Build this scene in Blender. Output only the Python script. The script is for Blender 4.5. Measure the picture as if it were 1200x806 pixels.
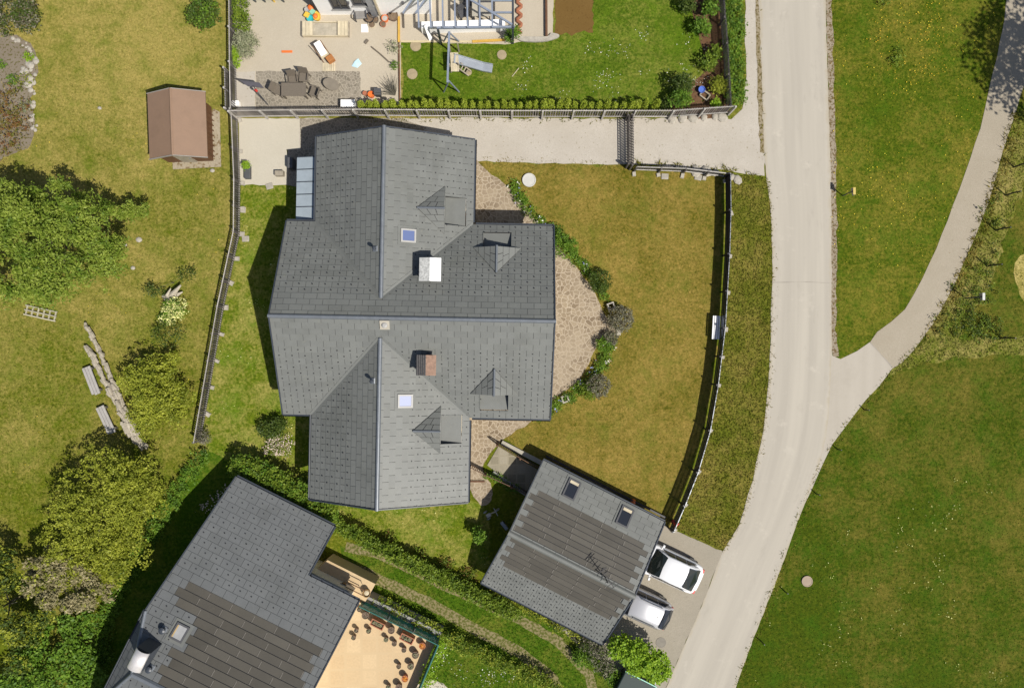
import bpy, bmesh, math, random
import numpy as np
from mathutils import Vector, Matrix
# ------------------------------------------------------------------ camera, sky, sun, exposure
for o in list(bpy.data.objects): bpy.data.objects.remove(o)
SC = bpy.context.scene
COL = SC.collection
CAM_H = 42.0
cam = bpy.data.objects.new('camera', bpy.data.cameras.new('camera'))
cam.data.sensor_fit = 'HORIZONTAL'; cam.data.sensor_width = 36
cam.data.lens = 36 / (2 * 30.0 / CAM_H)
cam.data.clip_start = .5; cam.data.clip_end = 2000
cam.location = (0, 0, CAM_H); COL.objects.link(cam); SC.camera = cam
SHX, SHY = -.555, .445                     # shadow of a 1 m post on flat ground
ELEV = math.atan(1 / math.hypot(SHX, SHY))
w = bpy.data.worlds.new('World'); SC.world = w; w.use_nodes = True
nt = w.node_tree; bg = nt.nodes['Background']
sky = nt.nodes.new('ShaderNodeTexSky'); sky.sky_type = 'NISHITA'; sky.sun_disc = False
sky.sun_elevation = ELEV; sky.sun_rotation = math.atan2(-SHX, -SHY)
sky.air_density = 1.0; sky.dust_density = 1.5
nt.links.new(sky.outputs[0], bg.inputs[0]); bg.inputs[1].default_value = .056
sun = bpy.data.objects.new('sun', bpy.data.lights.new('sun', 'SUN'))
sun.data.energy = 3.65; sun.data.angle = math.radians(.53); sun.data.color = (1, .955, .87)
sun.rotation_euler = Vector((SHX, SHY, -1)).to_track_quat('-Z', 'Y').to_euler()
sun.location = (20, -20, 60); COL.objects.link(sun)
SC.view_settings.view_transform = 'Standard'; SC.view_settings.look = 'None'
SC.view_settings.gamma = 1; SC.view_settings.exposure = .55; SC.view_settings.use_curve_mapping = False
R = random.Random(7)

# ------------------------------------------------------------------ helpers
def P(px, py, z=0.0):
    k = (1 - z / CAM_H) / 20
    return Vector(((px - 600) * k, (403 - py) * k, z))
def pts(l, z=0): return [P(a, b, z) for a, b in l]

class MB:
    def __init__(s): s.v = []; s.f = []; s.m = []
    def poly(s, ps, m=0):
        n = len(s.v); s.v += [tuple(p) for p in ps]; s.f.append(list(range(n, n + len(ps)))); s.m.append(m)
    def mesh(s, vs, fs, m=0):
        n = len(s.v); s.v += [tuple(p) for p in vs]
        for f in fs: s.f.append([i + n for i in f]); s.m.append(m)
    def box(s, c, d, rz=0, m=0, mat=None, taper=1):
        M = mat if mat is not None else Matrix.Translation(Vector(c)) @ Matrix.Rotation(rz, 4, 'Z')
        vs = []
        for z in (-.5, .5):
            t = taper if z > 0 else 1
            for x, y in ((-.5, -.5), (.5, -.5), (.5, .5), (-.5, .5)):
                vs.append(M @ Vector((x * d[0] * t, y * d[1] * t, z * d[2])))
        s.mesh(vs, [(3, 2, 1, 0), (4, 5, 6, 7), (0, 1, 5, 4), (1, 2, 6, 5), (2, 3, 7, 6), (3, 0, 4, 7)], m)
    def bar(s, a, b, wd, ht, m=0):               # rectangular bar between two points
        a, b = Vector(a), Vector(b); d = b - a; L = d.length
        x = d.normalized(); up = Vector((0, 0, 1)) if abs(x.z) < .95 else Vector((0, 1, 0))
        y = up.cross(x).normalized(); z = x.cross(y)
        M = Matrix((x, y, z)).transposed().to_4x4(); M.translation = (a + b) / 2
        s.box(0, (L, wd, ht), m=m, mat=M)
    def tube(s, path, r, n=8, m=0, cap=True):
        path = [Vector(p) for p in path]; rs = r if isinstance(r, (list, tuple)) else [r] * len(path)
        vs = []; fs = []
        for i, p in enumerate(path):
            t = (path[min(i + 1, len(path) - 1)] - path[max(i - 1, 0)]).normalized()
            up = Vector((0, 0, 1)) if abs(t.z) < .9 else Vector((0, 1, 0))
            x = up.cross(t).normalized(); y = t.cross(x)
            for k in range(n):
                a = 2 * math.pi * k / n; vs.append(p + (x * math.cos(a) + y * math.sin(a)) * rs[i])
        for i in range(len(path) - 1):
            for k in range(n):
                a, b = i * n + k, i * n + (k + 1) % n; fs.append((a, b, b + n, a + n))
        if cap: fs.append(tuple(reversed(range(n)))); e = (len(path) - 1) * n; fs.append(tuple(range(e, e + n)))
        s.mesh(vs, fs, m)
    def lathe(s, c, prof, n=16, m=0, sx=1, sy=1):
        vs = []; fs = []; c = Vector(c)
        for r, z in prof:
            for k in range(n):
                a = 2 * math.pi * k / n; vs.append(c + Vector((r * math.cos(a) * sx, r * math.sin(a) * sy, z)))
        for i in range(len(prof) - 1):
            for k in range(n):
                a, b = i * n + k, i * n + (k + 1) % n; fs.append((a, b, b + n, a + n))
        fs.append(tuple(reversed(range(n)))); e = (len(prof) - 1) * n; fs.append(tuple(range(e, e + n)))
        s.mesh(vs, fs, m)
    def prism(s, ps, z0, z1, m=0):               # ps: list of xy
        n = len(ps); vs = [(p[0], p[1], z0) for p in ps] + [(p[0], p[1], z1) for p in ps]
        fs = [tuple(range(n))[::-1], tuple(range(n, 2 * n))] + [(i, (i + 1) % n, n + (i + 1) % n, n + i) for i in range(n)]
        s.mesh(vs, fs, m)
    def slab(s, ps, th, m=0):                    # 3-D polygon thickened downward
        n = len(ps); ps = [Vector(p) for p in ps]; dn = Vector((0, 0, -th))
        s.mesh(ps + [p + dn for p in ps], [tuple(range(n)), tuple(range(2 * n - 1, n - 1, -1))] +
               [(i, i + n, (i + 1) % n + n, (i + 1) % n) for i in range(n)], m)
    def build(s, name, mats, parent=None, world=False, smooth=False, bevel=0, fix=True):
        me = bpy.data.meshes.new(name); v = s.v
        if world and parent is not None:
            l = parent.location; v = [(a - l.x, b - l.y, c - l.z) for a, b, c in v]
        me.from_pydata(v, [], s.f)
        for m in (mats if isinstance(mats, (list, tuple)) else [mats]): me.materials.append(m)
        me.polygons.foreach_set('material_index', s.m)
        if fix:
            bm = bmesh.new(); bm.from_mesh(me); bmesh.ops.recalc_face_normals(bm, faces=bm.faces); bm.to_mesh(me); bm.free()
        if smooth: me.polygons.foreach_set('use_smooth', [True] * len(me.polygons))
        me.update()
        o = bpy.data.objects.new(name, me); COL.objects.link(o)
        if parent is not None: o.parent = parent
        if bevel:
            b = o.modifiers.new('b', 'BEVEL'); b.width = bevel; b.segments = 2; b.limit_method = 'ANGLE'
        return o

def thing(name, label, cat, loc=(0, 0, 0), rz=0, group=None):
    o = bpy.data.objects.new(name, None); COL.objects.link(o); o.location = loc; o.rotation_euler = (0, 0, rz)
    o.empty_display_size = .2; o['label'] = label; o['category'] = cat
    if group: o['group'] = group
    return o
def tag(o, label, cat, group=None):
    o['label'] = label; o['category'] = cat
    if group: o['group'] = group
    return o
def kind(o, k): o['kind'] = k; return o
def move_to(o, loc):                              # put a one-mesh thing's origin at its base
    l = Vector(loc); o.data.transform(Matrix.Translation(-l)); o.location = l; return o
def copy_tree(o, parent=None):
    c = o.copy(); COL.objects.link(c)
    if parent is not None: c.parent = parent
    for ch in [x for x in CHILD.get(o.name, [])]: copy_tree(ch, c)
    return c
CHILD = {}
def dup(root, loc, rz=None, label=None, group=None, scale=None):
    r = root.copy(); COL.objects.link(r); r.location = loc
    if rz is not None: r.rotation_euler = (0, 0, rz)
    if scale: r.scale = scale if isinstance(scale, (tuple, list)) else (scale,) * 3
    if label: r['label'] = label
    if group: r['group'] = group
    def rec(src, dst):
        for ch in src.children:
            if ch.name in NEW: continue
            c = ch.copy(); NEW.add(c.name); COL.objects.link(c); c.parent = dst; rec(ch, c)
    NEW.clear(); rec(root, r)
    return r
NEW = set()
ORD = 'first second third fourth fifth sixth seventh eighth ninth tenth eleventh twelfth thirteenth fourteenth fifteenth sixteenth seventeenth eighteenth nineteenth twentieth'.split()
def ordi(i):
    if i < 20: return ORD[i]
    t = {2: 'twenty', 3: 'thirty', 4: 'forty', 5: 'fifty'}[(i + 1) // 10]
    r = (i + 1) % 10
    return (t[:-1] + 'ieth') if r == 0 else t + '-' + ORD[r - 1]

# ------------------------------------------------------------------ materials
def lin(c):
    return tuple((x / 12.92 if x <= .04045 else ((x + .055) / 1.055) ** 2.4) for x in (v / 255 for v in c))
MATS = {}
def base_mat(name):
    m = bpy.data.materials.new(name); m.use_nodes = True; MATS[name] = m
    return m, m.node_tree, m.node_tree.nodes['Principled BSDF']
def mix(nt, f, a, b, mode='MIX'):
    n = nt.nodes.new('ShaderNodeMix'); n.data_type = 'RGBA'; n.blend_type = mode
    for s, v in ((0, f), (6, a), (7, b)):
        if hasattr(v, 'links') or hasattr(v, 'is_linked'): nt.links.new(v, n.inputs[s])
        elif s == 0: n.inputs[0].default_value = v
        else: n.inputs[s].default_value = (*v[:3], 1)
    return n.outputs[2]
def noise(nt, scale, detail=3, vec=None, rough=.55):
    n = nt.nodes.new('ShaderNodeTexNoise'); n.inputs['Scale'].default_value = scale
    n.inputs['Detail'].default_value = detail; n.inputs['Roughness'].default_value = rough
    if vec: nt.links.new(vec, n.inputs['Vector'])
    return n.outputs['Fac']
def ramp(nt, v, a, b):
    n = nt.nodes.new('ShaderNodeMapRange'); n.clamp = True
    n.inputs[1].default_value = a; n.inputs[2].default_value = b; nt.links.new(v, n.inputs[0]); return n.outputs[0]
def pos(nt): return nt.nodes.new('ShaderNodeNewGeometry').outputs['Position']
def objco(nt): return nt.nodes.new('ShaderNodeTexCoord').outputs['Object']
def bump(nt, b, h, st, dist=.02):
    n = nt.nodes.new('ShaderNodeBump'); n.inputs['Strength'].default_value = st; n.inputs['Distance'].default_value = dist
    nt.links.new(h, n.inputs['Height']); nt.links.new(n.outputs[0], b.inputs['Normal'])

def plain(name, c, rough=.7, metal=0, var=.12, vs=3, island=0, spec=None):
    """painted / wood / stone surface: noise mottling + optional per-piece variation"""
    m, nt, b = base_mat(name); v = objco(nt)
    f = ramp(nt, noise(nt, vs, 5, v, .65), .3, .7)
    lo = tuple(x * (1 - var) for x in c); hi = tuple(min(1, x * (1 + var)) for x in c)
    col = mix(nt, f, lo, hi)
    if island:
        g = nt.nodes.new('ShaderNodeNewGeometry')
        r = g.outputs['Random Per Island']
        lo = (1 - island,) * 3; hi = (1 + island,) * 3
        col = mix(nt, 1.0, col, mix(nt, r, lo, hi), 'MULTIPLY')
    nt.links.new(col, b.inputs['Base Color']); b.inputs['Roughness'].default_value = rough; b.inputs['Metallic'].default_value = metal
    if spec is not None: b.inputs['Specular IOR Level'].default_value = spec
    return m

def grass(name, dark, mid, dry, dry_lo=.45, dry_hi=.65, patch=.35, lush=None, soil=None, fine=9, grad=None):
    dark, mid, dry = [tuple(x * 1.2 for x in q) for q in (dark, mid, dry)]; lush = lush and tuple(x * 1.2 for x in lush)
    m, nt, b = base_mat(name); p = pos(nt)
    big = noise(nt, patch, 4, p, .6); med = noise(nt, 2.2, 5, p, .7); fi = noise(nt, fine, 4, p, .7)
    col = mix(nt, ramp(nt, fi, .3, .7), dark, mid)
    a = nt.nodes.new('ShaderNodeMath'); a.operation = 'MULTIPLY_ADD'; nt.links.new(med, a.inputs[0]); a.inputs[1].default_value = .55
    s = nt.nodes.new('ShaderNodeMath'); s.operation = 'MULTIPLY'; nt.links.new(big, s.inputs[0]); s.inputs[1].default_value = .8
    nt.links.new(s.outputs[0], a.inputs[2])
    a2 = nt.nodes.new('ShaderNodeMath'); a2.operation = 'MULTIPLY_ADD'; nt.links.new(fi, a2.inputs[0]); a2.inputs[1].default_value = .6
    nt.links.new(a.outputs[0], a2.inputs[2]); val = a2.outputs[0]
    if grad:                                        # (x weight, y weight, offset): drier towards one side of the plot
        sp_ = nt.nodes.new('ShaderNodeVectorMath'); sp_.operation = 'DOT_PRODUCT'; nt.links.new(p, sp_.inputs[0]); sp_.inputs[1].default_value = (grad[0], grad[1], 0)
        ad = nt.nodes.new('ShaderNodeMath'); ad.operation = 'ADD'; nt.links.new(sp_.outputs['Value'], ad.inputs[0]); ad.inputs[1].default_value = grad[2]
        cl = nt.nodes.new('ShaderNodeClamp'); nt.links.new(ad.outputs[0], cl.inputs[0]); cl.inputs[1].default_value = -.12; cl.inputs[2].default_value = .16
        a3 = nt.nodes.new('ShaderNodeMath'); a3.operation = 'ADD'; nt.links.new(val, a3.inputs[0]); nt.links.new(cl.outputs[0], a3.inputs[1]); val = a3.outputs[0]
    f = ramp(nt, val, dry_lo + .4, dry_hi + .52)
    col = mix(nt, f, col, dry)
    if lush:
        l = ramp(nt, noise(nt, .7, 8, p, .68), .48, .78); col = mix(nt, l, col, lush)
    if soil:
        l = ramp(nt, noise(nt, 1.5, 4, p), .64, .74); col = mix(nt, l, col, soil)
    l1 = ramp(nt, noise(nt, 8, 6, p, .8), .33, .67); col = mix(nt, 1.0, col, mix(nt, l1, (.62, .66, .5), (1.36, 1.33, 1.36)), 'MULTIPLY')
    l2 = ramp(nt, noise(nt, 2.6, 4, p, .6), .3, .7); col = mix(nt, 1.0, col, mix(nt, l2, (.86, .9, .8), (1.13, 1.09, 1.16)), 'MULTIPLY')
    sp = ramp(nt, noise(nt, 35, 2, p), .2, .8)
    col = mix(nt, 1.0, col, mix(nt, sp, (.82,) * 3, (1.15,) * 3), 'MULTIPLY')
    nt.links.new(col, b.inputs['Base Color']); b.inputs['Roughness'].default_value = .95; b.inputs['Specular IOR Level'].default_value = .12
    bump(nt, b, noise(nt, 14, 4, p, .75), .6, .05)
    return m

def leaf(name, a, b_, tr=.3, dark=None, sc=1.2):
    a = tuple(x * 1.3 for x in a); b_ = tuple(x * 1.28 for x in b_); dark = dark and tuple(x * 1.4 for x in dark)
    m, nt, b = base_mat(name); g = nt.nodes.new('ShaderNodeNewGeometry')
    col = mix(nt, g.outputs['Random Per Island'], a, b_)
    if dark: col = mix(nt, ramp(nt, noise(nt, sc, 3, g.outputs['Position']), .45, .68), col, dark)
    nt.links.new(col, b.inputs['Base Color']); b.inputs['Roughness'].default_value = .55; b.inputs['Specular IOR Level'].default_value = .25
    t = nt.nodes.new('ShaderNodeBsdfTranslucent'); nt.links.new(col, t.inputs[0])
    ms = nt.nodes.new('ShaderNodeMixShader'); ms.inputs[0].default_value = tr
    nt.links.new(b.outputs[0], ms.inputs[1]); nt.links.new(t.outputs[0], ms.inputs[2])
    nt.links.new(ms.outputs[0], nt.nodes['Material Output'].inputs[0])
    return m

def gravel(name, c1, c2, sp=(.2, .16, .1), amt=.62, sc=26, streak=None):
    c1, c2, sp = [tuple(x / 1.42 for x in q) for q in (c1, c2, sp)]
    m, nt, b = base_mat(name); p = pos(nt)
    col = mix(nt, ramp(nt, noise(nt, .5, 5, p, .65), .35, .68), c1, c2)
    col = mix(nt, ramp(nt, noise(nt, sc, 3, p, .6), .3, .75), tuple(x * .86 for x in c1), col)
    v = nt.nodes.new('ShaderNodeTexNoise'); v.inputs['Scale'].default_value = 7; v.inputs['Detail'].default_value = 4; nt.links.new(p, v.inputs[0])
    col = mix(nt, ramp(nt, v.outputs[0], amt, amt + .08), col, sp)
    nt.links.new(col, b.inputs['Base Color']); b.inputs['Roughness'].default_value = .92; b.inputs['Specular IOR Level'].default_value = .2
    bump(nt, b, noise(nt, 30, 3, p), .35, .02)
    return m

def crazy(name, s1, s2, mortar, scale=2.3, wash=.5, rnd=1.0):
    s1, s2, mortar = [tuple(x / 1.5 for x in q) for q in (s1, s2, mortar)]
    m, nt, b = base_mat(name); p = pos(nt)
    d = nt.nodes.new('ShaderNodeVectorMath'); d.operation = 'ADD'
    n = nt.nodes.new('ShaderNodeTexNoise'); n.inputs['Scale'].default_value = 2.5; nt.links.new(p, n.inputs[0])
    q = nt.nodes.new('ShaderNodeVectorMath'); q.operation = 'SCALE'; q.inputs['Scale'].default_value = .34; nt.links.new(n.outputs['Color'], q.inputs[0])
    nt.links.new(p, d.inputs[0]); nt.links.new(q.outputs[0], d.inputs[1])
    v = nt.nodes.new('ShaderNodeTexVoronoi'); v.feature = 'F1'; v.inputs['Scale'].default_value = scale; v.voronoi_dimensions = '2D'
    e = nt.nodes.new('ShaderNodeTexVoronoi'); e.feature = 'DISTANCE_TO_EDGE'; e.inputs['Scale'].default_value = scale; e.voronoi_dimensions = '2D'
    for t in (v, e): nt.links.new(d.outputs[0] if rnd > .5 else p, t.inputs['Vector']); t.inputs['Randomness'].default_value = rnd
    sx = nt.nodes.new('ShaderNodeSeparateColor'); nt.links.new(v.outputs['Color'], sx.inputs[0])
    col = mix(nt, sx.outputs[0], s1, s2)
    col = mix(nt, 1.0, col, mix(nt, noise(nt, 9, 4, p), (.8,) * 3, (1.2,) * 3), 'MULTIPLY')
    edge = ramp(nt, e.outputs[0], .1, .05)
    col = mix(nt, edge, col, mortar)
    wsh = ramp(nt, noise(nt, .45, 3, p), .42, .62)
    k = nt.nodes.new('ShaderNodeMath'); k.operation = 'MULTIPLY'; k.inputs[1].default_value = wash; nt.links.new(wsh, k.inputs[0])
    col = mix(nt, k.outputs[0], col, tuple((a + c) / 2 for a, c in zip(s2, mortar)))
    nt.links.new(col, b.inputs['Base Color']); b.inputs['Roughness'].default_value = .85
    bump(nt, b, e.outputs[0], .25, .03)
    return m

def road_mat(name, c1, c2, c3, streakdir=(1, 0)):
    c1, c2, c3 = [tuple(x / 1.42 for x in q) for q in (c1, c2, c3)]
    m, nt, b = base_mat(name); p = pos(nt)
    mp = nt.nodes.new('ShaderNodeMapping'); mp.inputs['Scale'].default_value = (1.1, .06, 1); nt.links.new(p, mp.inputs[0])
    st = noise(nt, 1.2, 4, mp.outputs[0], .6)
    col = mix(nt, ramp(nt, st, .32, .68), c1, c2)
    col = mix(nt, ramp(nt, noise(nt, .35, 5, p, .7), .5, .75), col, c3)
    col = mix(nt, 1.0, col, mix(nt, noise(nt, 40, 3, p), (.9,) * 3, (1.1,) * 3), 'MULTIPLY')
    col = mix(nt, ramp(nt, noise(nt, 3, 6, p, .8), .66, .75), col, tuple(x * .8 for x in c1))
    nt.links.new(col, b.inputs['Base Color']); b.inputs['Roughness'].default_value = .9; b.inputs['Specular IOR Level'].default_value = .25
    bump(nt, b, noise(nt, 60, 2, p), .2, .01)
    return m

def glass(name, c, rough=.08, spec=.6):
    m, nt, b = base_mat(name); b.inputs['Base Color'].default_value = (*c, 1); b.inputs['Roughness'].default_value = rough
    b.inputs['Specular IOR Level'].default_value = spec
    return m
def clear_glass(name, tint, a=.35):
    m, nt, b = base_mat(name); b.inputs['Base Color'].default_value = (*tint, 1); b.inputs['Roughness'].default_value = .05
    b.inputs['Alpha'].default_value = a
    return m

def roof_mat(name, c, isl=.1, rough=.5, spec=.4):
    m, nt, b = base_mat(name); p = objco(nt); g = nt.nodes.new('ShaderNodeNewGeometry')
    col = mix(nt, g.outputs['Random Per Island'], tuple(x * (1 - isl) for x in c), tuple(x * (1 + isl) for x in c))
    col = mix(nt, 1.0, col, mix(nt, ramp(nt, noise(nt, .9, 5, p, .7), .3, .7), (.93, .935, .94), (1.06, 1.06, 1.05)), 'MULTIPLY')
    col = mix(nt, 1.0, col, mix(nt, noise(nt, 18, 4, p, .7), (.93,) * 3, (1.07,) * 3), 'MULTIPLY')
    lich = ramp(nt, noise(nt, 2.6, 6, p, .8), .6, .74); col = mix(nt, lich, col, tuple(x * y for x, y in zip(c, (1.22, 1.2, 1.08))))
    dirt = ramp(nt, noise(nt, .35, 5, p, .7), .5, .7); col = mix(nt, dirt, col, mix(nt, 1.0, col, (.86, .86, .84), 'MULTIPLY'))
    nt.links.new(col, b.inputs['Base Color']); b.inputs['Roughness'].default_value = rough; b.inputs['Specular IOR Level'].default_value = spec
    bump(nt, b, noise(nt, 5, 3, p), .06, .02)
    return m

M_ROOF = roof_mat('slate_grey_metal_tile', (.145, .149, .14), .07, .5, .35)
M_ROOFN = roof_mat('blue_grey_metal_tile', (.118, .123, .125), .05, .55, .3)
M_DECK = plain('roof_underlay', (.035, .035, .036), .8)
M_HOOK = plain('snow_hook_metal', (.04, .04, .042), .5)
M_PV = roof_mat('brown_solar_tile', (.08, .073, .061), .16, .5, .2)
M_CLIP = plain('module_clip_metal', (.13, .118, .1), .6)
M_CAP = plain('ridge_flashing', (.17, .185, .205), .4, .3)
M_TRIM = plain('dark_blue_grey_trim', (.04, .047, .06), .45)
M_WALL = plain('cream_render', (.66, .61, .5), .9, vs=1)
M_WHITE = plain('white_render', (.86, .85, .83), .85, var=.03)
M_WOOD = plain('weathered_timber', (.3, .26, .2), .85, var=.25, vs=6, island=.2)
M_BROWNW = plain('brown_stained_timber', (.12, .055, .025), .7, var=.25, island=.15)
M_PALEW = plain('pale_timber', (.5, .43, .3), .8, var=.15, island=.12)
M_FENCE = plain('dark_fence_timber', (.085, .075, .07), .8, var=.3, vs=8, island=.35)
M_FENCEL = plain('silvered_fence_timber', (.4, .375, .34), .8, var=.25, vs=8, island=.25)
M_BLACK = plain('black_painted_metal', (.022, .02, .022), .5, island=.2)
M_GREYM = plain('grey_steel', (.33, .35, .38), .4, .5)
M_BLUEGR = plain('blue_grey_paint', (.2, .23, .29), .5)
M_CONC = plain('pale_concrete', (.36, .33, .27), .9, var=.12, vs=2)
M_CONCG = plain('grey_concrete', (.25, .245, .23), .9, var=.15, vs=2)
M_GLASSD = glass('dark_glass', (.02, .023, .03))
M_GLASSB = glass('sky_blue_glass', (.2, .25, .42), .1)
M_WFRAME = plain('white_window_frame', (.36, .35, .33), .45, var=.03)
M_TERRA = plain('terracotta', (.35, .13, .07), .8, var=.2)
M_DPOT = plain('dark_brown_pot', (.15, .1, .07), .8, var=.2)
M_SOIL = plain('dry_soil', (.16, .11, .07), .95, var=.35, vs=8)
M_BARK = plain('bark', (.11, .1, .075), .9, var=.3, vs=9)
M_BARKP = plain('pale_dead_wood', (.34, .3, .235), .9, var=.3, vs=7, island=.25)
M_STONE = plain('pale_stone', (.34, .31, .26), .9, var=.2, vs=5, island=.2)
M_TEAL = plain('turquoise_paint', (.03, .4, .42), .5)
M_ORANGE = plain('orange_plastic', (.7, .16, .03), .45)
M_RED = plain('red_paint', (.5, .04, .03), .45)
M_YEL = plain('yellow_plastic', (.7, .45, .06), .45)
M_BLUE = plain('blue_plastic', (.08, .15, .5), .4)
M_LBLUE = plain('pale_blue_cloth', (.42, .6, .68), .9)
M_CLOTH = plain('white_cloth', (.78, .75, .72), .9)
M_DGREY = plain('dark_grey_plastic', (.07, .07, .075), .6)
M_BRGREY = plain('taupe_rattan', (.135, .112, .086), .8, var=.2, vs=20)

L_BIG = leaf('maple_leaf', (.125, .18, .016), (.27, .32, .055), .36, (.075, .13, .011))
L_OLIVE = leaf('olive_leaf', (.155, .185, .013), (.37, .385, .05), .36, (.11, .135, .011), 1.6)
L_PALE = leaf('pale_dry_leaf', (.2, .18, .09), (.36, .31, .17), .3, (.12, .11, .04), 2)
L_DARK = leaf('dark_green_leaf', (.03, .055, .008), (.075, .105, .016), .3)
L_LUSH = leaf('lush_leaf', (.07, .145, .011), (.17, .27, .028), .35, (.04, .09, .01), 2)
L_LIME = leaf('lime_leaf', (.13, .24, .013), (.26, .37, .026), .35)
L_HEDGE = leaf('hedge_leaf', (.075, .125, .008), (.2, .26, .028), .32, (.05, .09, .008), 2.5)
L_THUJA = leaf('thuja_spray', (.13, .18, .011), (.29, .33, .035), .25)
L_RUST = leaf('rusty_heath_leaf', (.14, .09, .02), (.12, .14, .02), .25, (.16, .06, .025), 3)
L_GREY = leaf('grey_green_leaf', (.15, .17, .09), (.27, .27, .17), .25)
L_PLUM = leaf('grey_purple_leaf', (.1, .1, .06), (.2, .19, .13), .2, (.06, .045, .03), 5)
L_WHITEF = leaf('white_petal', (.7, .68, .6), (.8, .78, .7), .2)
L_PINKF = leaf('pale_pink_petal', (.55, .4, .36), (.7, .58, .52), .2)
L_YELF = leaf('yellow_petal', (.6, .42, .02), (.75, .6, .06), .2)
L_LEMONF = leaf('lemon_petal', (.5, .5, .16), (.66, .64, .3), .2)
L_BLUEF = leaf('lilac_petal', (.2, .24, .5), (.4, .42, .62), .2)
# ------------------------------------------------------------------ ground sheets
G_MEADOW = grass('meadow_grass', (.05, .068, .003), (.118, .128, .009), (.235, .192, .055), .42, .66, .2, (.075, .11, .005), grad=(-.005, .009, -.11), fine=6)
G_GOLD = grass('dry_lawn_grass', (.05, .06, .004), (.124, .1, .01), (.218, .155, .04), .36, .62, .35, (.062, .088, .004), fine=6)
G_LAWN = grass('green_lawn_grass', (.045, .078, .003), (.125, .15, .009), (.27, .23, .07), .48, .7, .4, (.075, .135, .006), fine=6)
G_RICH = grass('lush_lawn_grass', (.033, .068, .003), (.083, .122, .007), (.19, .18, .04), .52, .8, .3, (.078, .135, .006), fine=6)
G_VERGE = grass('verge_grass', (.027, .053, .0015), (.08, .1, .004), (.165, .138, .022), .48, .7, .25, (.042, .09, .003), fine=6)
G_FIELD = grass('field_grass', (.022, .043, .001), (.06, .079, .003), (.13, .106, .02), .48, .72, .26, (.03, .076, .002), grad=(.005, .005, -.08), fine=5)
G_ROUGH = grass('rough_dry_grass', (.045, .075, .003), (.12, .13, .012), (.26, .21, .075), .44, .68, .5, (.075, .09, .01))
G_BANK = grass('bank_grass', (.055, .066, .005), (.12, .122, .013), (.19, .15, .038), .46, .7, .5, (.07, .09, .006))
G_SHADE = grass('deep_green_shade_grass', (.024, .06, .002), (.058, .105, .004), (.14, .14, .022), .52, .8, .5, fine=6)  # deep green lane grass; its dark tone also paints shade beside the lower-left house
M_ROAD = road_mat('pale_road_surface', (.53, .478, .4), (.575, .52, .44), (.49, .44, .365))
M_TRACK = gravel('gravel_track', (.48, .415, .315), (.57, .5, .395), (.36, .29, .2), .66)
M_GRAV = gravel('white_gravel', (.6, .54, .455), (.73, .67, .585), (.3, .26, .16), .645)
M_YARD = gravel('sandy_yard', (.62, .54, .42), (.7, .62, .49), (.52, .45, .34), .68)
M_APRON = gravel('concrete_apron', (.42, .375, .295), (.52, .46, .37), (.33, .29, .23), .64)
M_PAD = gravel('concrete_pad', (.68, .62, .5), (.75, .69, .57), (.54, .49, .39), .68)
M_SAND = crazy('sandy_tiles', (.7, .5, .28), (.82, .61, .36), (.74, .55, .32), 1.1, .3, .06)
M_EARTH = gravel('brown_earth', (.2, .115, .03), (.25, .15, .045), (.15, .08, .02), .6)
M_MULCH = gravel('bark_mulch', (.17, .09, .045), (.26, .15, .085), (.1, .05, .03), .55)
M_PATIO = crazy('crazy_paving', (.25, .18, .11), (.44, .345, .23), (.58, .48, .355), 3.9, .5)
M_PATIOD = crazy('grey_crazy_paving', (.22, .19, .14), (.36, .31, .24), (.5, .44, .35), 5.2, .35)
M_SLABS = crazy('mottled_flagstone', (.26, .225, .15), (.45, .4, .3), (.4, .35, .25), 1.9, .1, .12)

def subdiv(poly, step=.45, amp=0.0, rnd=R):
    out = []; n = len(poly)
    for i in range(n):
        a, b = Vector(poly[i]), Vector(poly[(i + 1) % n]); L = (b - a).length; k = max(1, int(L / step))
        t = (b - a).normalized(); nn = Vector((-t.y, t.x, 0))
        for j in range(k):
            p = a.lerp(b, j / k)
            if amp: p = p + nn * rnd.gauss(0, amp) if (j or amp) else p
            out.append(p)
    return out
def smooth_poly(l, n=4):                           # Catmull-Rom closed curve through pixel points
    out = []; N = len(l)
    for i in range(N):
        p0, p1, p2, p3 = (Vector((*l[(i + k) % N], 0)) for k in (-1, 0, 1, 2))
        for j in range(n):
            t = j / n
            q = .5 * ((2 * p1) + (p2 - p0) * t + (2 * p0 - 5 * p1 + 4 * p2 - p3) * t * t + (3 * p1 - p0 - 3 * p2 + p3) * t ** 3)
            out.append((q.x, q.y))
    return out
def sheet(name, poly, z, mat, amp=.04, step=.4):
    q = subdiv(pts(poly), step, amp)
    mb = MB(); mb.poly([(p.x, p.y, z) for p in q])
    o = mb.build(name, mat); kind(o, 'structure')
    if o.data.polygons[0].normal.z < 0: o.data.flip_normals()
    return o
def band(l, wd):                                    # polygon round a pixel polyline
    L = []; Rr = []
    for i, p in enumerate(l):
        a = Vector(l[max(i - 1, 0)]); b = Vector(l[min(i + 1, len(l) - 1)]); t = (b - a).normalized(); n = Vector((-t.y, t.x)) * wd / 2
        L.append((p[0] + n.x, p[1] + n.y)); Rr.append((p[0] - n.x, p[1] - n.y))
    return L + Rr[::-1]

mb = MB(); S = 400
mb.poly([(-S, -S, 0), (S, -S, 0), (S, S, 0), (-S, S, 0)]); kind(mb.build('ground', G_MEADOW), 'structure')

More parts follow.
